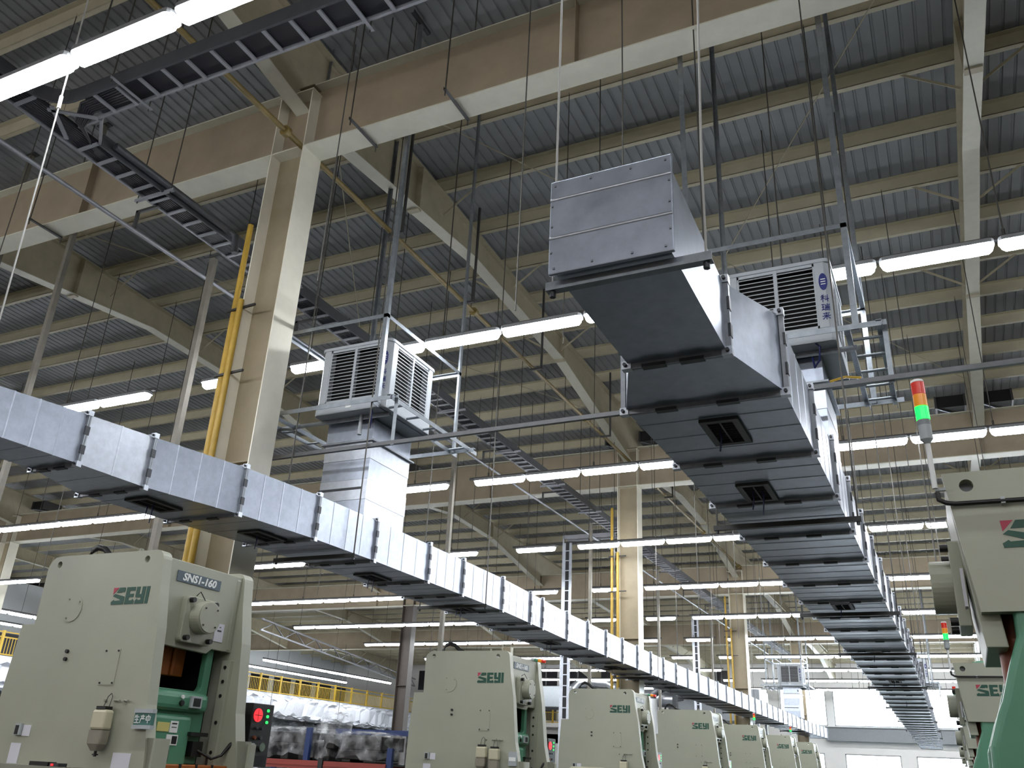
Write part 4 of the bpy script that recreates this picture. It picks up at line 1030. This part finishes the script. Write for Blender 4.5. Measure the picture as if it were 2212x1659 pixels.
for (X, Y, lab) in ((-5.82, 12.75, 'stack light lying flat on the second left press top'), (-5.9, 18.7, 'stack light lying flat on the third left press top')):
    o_ = (X, Y, 3.08); t = thing('signal_tower', lab, 'signal light', o_, 'stack lights on the presses')
    for k, mm, nm in ((0, M_lgrey, 'base_unit'), (1, M_green, 'green_lens'), (2, M_twamb, 'amber_lens'), (3, M_twred, 'red_lens')):
        MB().tube([(X+.06*k, Y, 3.13-.008*k), (X+.06*k+.055, Y, 3.122-.008*k)], .026, 10, mm).build(nm, mm, t, o_)

# ------------------------------------------------------------------ storage rack with wrapped moulds, left middle ground
ro = (-9.0, 12.3, 0)
rk = thing('storage_rack', 'blue and red pallet rack behind the first press', 'rack', ro)
for X, zt in ((-10.6, 1.9), (-9.25, 2.03), (-7.72, 1.78)):
    for Y in (12.0, 12.9): MB().box(X-.045, X+.045, Y-.03, Y+.03, 0, zt).build('upright', M_rblue, rk, ro)
for x0, x1 in ((-10.55, -8.98), (-8.88, -7.76)):
    for Y in (12.0, 12.9): MB().box(x0, x1, Y-.05, Y-.01, 1.44, 1.56).box(x0, x1, Y-.06, Y-.05, 1.485, 1.50).build('beam', M_rred, rk, ro)
MB().box(-8.97, -8.89, 11.93, 12.03, 1.38, 1.60).build('beam_clip', M_dark, rk, ro)
MB().box(-9.4, -7.7, 12.88, 12.93, 1.98, 2.06).build('back_beam', M_rblue, rk, ro)
MB().box(-10.55, -7.76, 12.0, 12.9, 1.53, 1.56).build('deck', M_dark, rk, ro)
def wrapped(x0, x1, y0, y1, z0, z1, label, seed, lumps):
    o_ = ((x0+x1)/2, (y0+y1)/2, z0); t = thing('wrapped_mould', label, 'mould', o_, 'film wrapped moulds on the rack')
    for i, (a, b, c, d) in enumerate(lumps):
        MB().box(lerp(x0, x1, a), lerp(x0, x1, b), y0+.06, y1-.06, lerp(z0, z1, c), lerp(z0, z1, d)).build('mould_block', M_mould, t, o_, bevel=.012)
    rr = random.Random(seed); n = 14; mm = 7
    m = MB(); vs = []; fs = []
    rings = [(1.06, .25), (1.03, .5), (1.02, .8), (1.0, 1.02), (.8, 1.06), (.4, 1.1), (.02, 1.08)]
    N = 28
    for s, h in rings:
        for k in range(N):
            a = 2*PI*k/N; cx = math.cos(a); cy = math.sin(a); q = max(abs(cx), abs(cy)); cx /= q; cy /= q
            j = rr.uniform(-.06, .06); hh = h - (.18*abs(math.sin(2.3*a+seed)) if h < .4 else 0)
            vs.append((o_[0]+(x1-x0)/2*cx*(s+j), o_[1]+(y1-y0)/2*cy*(s+j), z0+(z1-z0)*(hh+rr.uniform(-.06, .06))))
    for i in range(len(rings)-1):
        for k in range(N): fs.append((i*N+k, i*N+(k+1) % N, (i+1)*N+(k+1) % N, (i+1)*N+k))
    m.add(vs, fs, M_film, True); m.build('plastic_film', M_film, t, o_)
    return t
wrapped(-10.25, -9.25, 12.05, 12.8, 1.56, 2.0, 'film-wrapped dark mould with brown base, left on the rack', 1, ((0, .98, .55, .92), (.05, .2, 0, .5), (.4, .55, 0, .5), (.75, .95, 0, .5), (.1, .9, .42, .55)))
wrapped(-8.75, -7.95, 12.05, 12.8, 1.56, 1.96, 'film-wrapped dark mould block, right on the rack', 2, ((0, 1, .45, .95), (.0, .9, .1, .45), (.1, .3, 0, .1), (.6, .9, 0, .1)))
wrapped(-9.22, -8.9, 12.05, 12.8, 1.56, 1.84, 'small dark mould between the wrapped ones on the rack', 3, ((0, 1, 0, .95),))
wrapped(-9.05, -8.72, 11.98, 12.4, 1.74, 2.22, 'crumpled clear film bundle standing up on the rack', 4, ((.2, .8, 0, .3),))
wrapped(-7.9, -7.3, 19.9, 20.5, 1.25, 1.75, 'dark film-wrapped pile beside the second press panel', 5, ((0, 1, 0, .8),))
MB().box(-8.1, -8.0, 20.1, 20.2, 0, 1.75).build('rack_post', M_rblue, org=(-8.05, 20.15, 0), label='short blue rack post behind the second press', category='rack')

# ------------------------------------------------------------------ mezzanine, left background
MB().box(-52, -40, 20, 72, 5.0, 5.3).build('trim_2', M_wallw, label='white mezzanine floor slab along the left background', kind='structure')
MB().box(-52, -51.8, 20, 72, 0, 5.0).build('wall_mezzanine', M_wallw, label='white panel wall below the mezzanine', kind='structure')
def railing(p, q, z, label, bays):
    o_ = (*p, z); t = thing('railing', label, 'railing', o_, 'yellow railings')
    P = Vector((*p, z)); Q = Vector((*q, z))
    for i in range(bays+1):
        c = P.lerp(Q, i/bays); MB().bar(c, c+Vector((0, 0, 1.12)), .11, .11, M_yrail).build('post', M_yrail, t, o_)
    for h in (1.05, .82, .06):
        MB().bar(P+Vector((0, 0, h)), Q+Vector((0, 0, h)), .055, .055, M_yrail).build('rail', M_yrail, t, o_)
    m = MB(); n = bays*13
    for i in range(n):
        c = P.lerp(Q, (i+.5)/n); m.bar(c+Vector((0, 0, .06)), c+Vector((0, 0, .82)), .022, .022, M_yrail)
    m.build('baluster', M_yrail, t, o_, kind='stuff')
railing((-40, 22), (-40, 40), 5.3, 'yellow railing on the mezzanine edge, left of the first press', 9)
railing((-40, 40.2), (-40, 66.2), 5.3, 'yellow railing on the mezzanine edge, seen between first and second presses', 13)
railing((-32, 70), (-15, 70), 5.05, 'yellow railing on the far gantry behind silver pipes', 8)
MB().box(-34, -15, 70, 71.8, 4.75, 5.05).build('trim_3', M_farw, label='pale gantry floor along the far wall', kind='structure')
for i in range(7):
    y = 28+6.3*i; MB().box(-40.3, -39.95, y-.2, y+.2, 0, 5.0).build('trim_%d' % (4+i), M_wallw, label='white post carrying the mezzanine slab edge', kind='structure')
def foil_duct(X, y0, y1, z0, z1, w, label, seed):
    o_ = (X, (y0+y1)/2, (z0+z1)/2); t = thing('insulated_duct', label, 'air duct', o_, 'foil wrapped ducts')
    rr = random.Random(seed); n = 110; prof = rrect(-w/2, w/2, z0, z1, .3, 5); N = len(prof); vs = []; fs = []
    for i in range(n+1):
        y = lerp(y0, y1, i/n)
        for (a, b) in prof: vs.append((X+a+rr.uniform(-.12, .12), y+rr.uniform(-.15, .15), b+rr.uniform(-.11, .11)))
    for i in range(n):
        for k in range(N): fs.append((i*N+k, i*N+(k+1) % N, (i+1)*N+(k+1) % N, (i+1)*N+k))
    m = MB(); m.add(vs, fs, M_foil, False); m.build('foil_wrap', M_foil, t, o_)
    m = MB()
    for i in range(int((y1-y0)/7)):
        y = y0+2+7*i; m.box(X-w/2-.1, X+w/2+.3, y-.07, y+.07, z0-.12, z0-.02, M_dark)
        m.tube([(X+w/2+.25, y, z0-.05), (X+w/2+.25, y, 8.9)], .014, 5, M_rod, False)
    m.build('hanger_strap', M_dark, t, o_)
foil_duct(-38.9, 22, 66, 3.75, 5.05, 1.5, 'fat white foil-wrapped duct under the yellow railing', 1)
foil_duct(-41.5, 22, 66, 3.0, 3.75, 1.2, 'thinner white foil-wrapped duct lower under the mezzanine', 2)
def flex(X, Y, z0, z1, r, label):
    o_ = (X, Y, z0); n = 44; pts = []; rad = []
    for i in range(n+1):
        pts.append((X+.08*math.sin(i/9), Y+.05*math.cos(i/7), lerp(z1, z0, i/n))); rad.append(r*(1.0 if i % 2 else .82))
    MB().tube(pts, rad, 12, M_flex).build('flexible_hose', M_flex, org=o_, label=label, category='hose', group='white flexible hoses below foil ducts')
for i, (y, r) in enumerate(((51.5, .42), (59.4, .42), (44, .4), (64.5, .4))): flex(-38.8, y, 0.9, 3.8, r, 'white ribbed hose hanging from the foil duct, %s' % ('left one above the wrapped moulds', 'right one beside second press', 'one hidden behind the first press edge', 'farthest one')[i])
# silver pipes, tank over the far left gantry
po = (-22, 60, 6.4)
t = thing('silver_pipework', 'bent silver ventilation pipe with bright bends behind the third press', 'pipe', po)
MB().tube([(-24.3, 60, 5.3), (-24.3, 60, 6.4), (-24.1, 60, 6.9), (-23.6, 60, 7.25), (-22.6, 60, 7.3), (-21.6, 60, 7.25), (-21.0, 60, 6.9)], .28, 16, M_silver).build('pipe_bend', M_silver, t, po)
MB().tube([(-24.0, 61, 6.55), (-17.2, 61, 6.3)], .55, 20, M_silver).build('main_pipe', M_silver, t, po)
po = (-15.5, 60, 6.2)
t = thing('silver_pipework', 'dark-ended curved duct with flange beside the grey tank', 'pipe', po)
MB().tube([(-18.4, 59.6, 6.1), (-18.2, 59.6, 6.5), (-17.6, 59.6, 6.9), (-16.9, 59.6, 6.9), (-16.5, 59.6, 6.5), (-16.45, 59.6, 6.1)], .25, 16, M_traycov).build('pipe_bend', M_traycov, t, po)
MB().tube([(-18.3, 59.6, 0), (-18.3, 59.6, 6.2)], .33, 16, M_wallw).build('pipe_leg', M_wallw, t, po)
for (x0, x1, y0, y1, z0, z1, nm) in ((-31.5, -24.6, 60, 63, 5.6, 7.0, 'plain grey tank box left of the silver pipes'), (-17.0, -11.6, 61, 64, 5.0, 7.0, 'plain grey box duct right of the curved dark pipe')):
    o_ = ((x0+x1)/2, (y0+y1)/2, 0); t = thing('storage_tank', nm, 'tank', o_)
    MB().box(x0, x1, y0, y1, z0, z1).build('tank_shell', M_tank, t, o_, bevel=.05)
    for X in (x0+.2, x1-.2):
        for Y in (y0+.2, y1-.2): MB().box(X-.08, X+.08, Y-.08, Y+.08, 0, z0).build('leg', M_tank, t, o_)
# ochre notice boards on the far aisle wall
bo2 = (-9.5, 56, 3.2)
t = thing('notice_board', 'ochre and white board band above the last left presses', 'board', bo2)
MB().box(-11.2, -11.1, 44, 66, 2.2, 3.2).build('ochre_panel', M_ochre, t, bo2)
MB().box(-11.2, -11.08, 44, 66, 3.2, 3.75).build('white_panel', M_wallw, t, bo2)
# long lattice brace of the left bay
m = MB()
A_ = Vector((-29.2, 33.2, 7.0)); B_ = Vector((-37, 60, 6.9))
for dz in (0, .5): m.bar(A_+Vector((0, 0, dz)), B_+Vector((0, 0, dz)), .07, .07, M_tray)
n = 20
for i in range(n): m.bar(A_.lerp(B_, i/n)+Vector((0, 0, .5*(i % 2))), A_.lerp(B_, (i+1)/n)+Vector((0, 0, .5*((i+1) % 2))), .04, .04, M_tray)
m.build('lattice_truss', M_tray, org=tuple(A_), label='long grey lattice cable bridge above the mezzanine', category='truss')
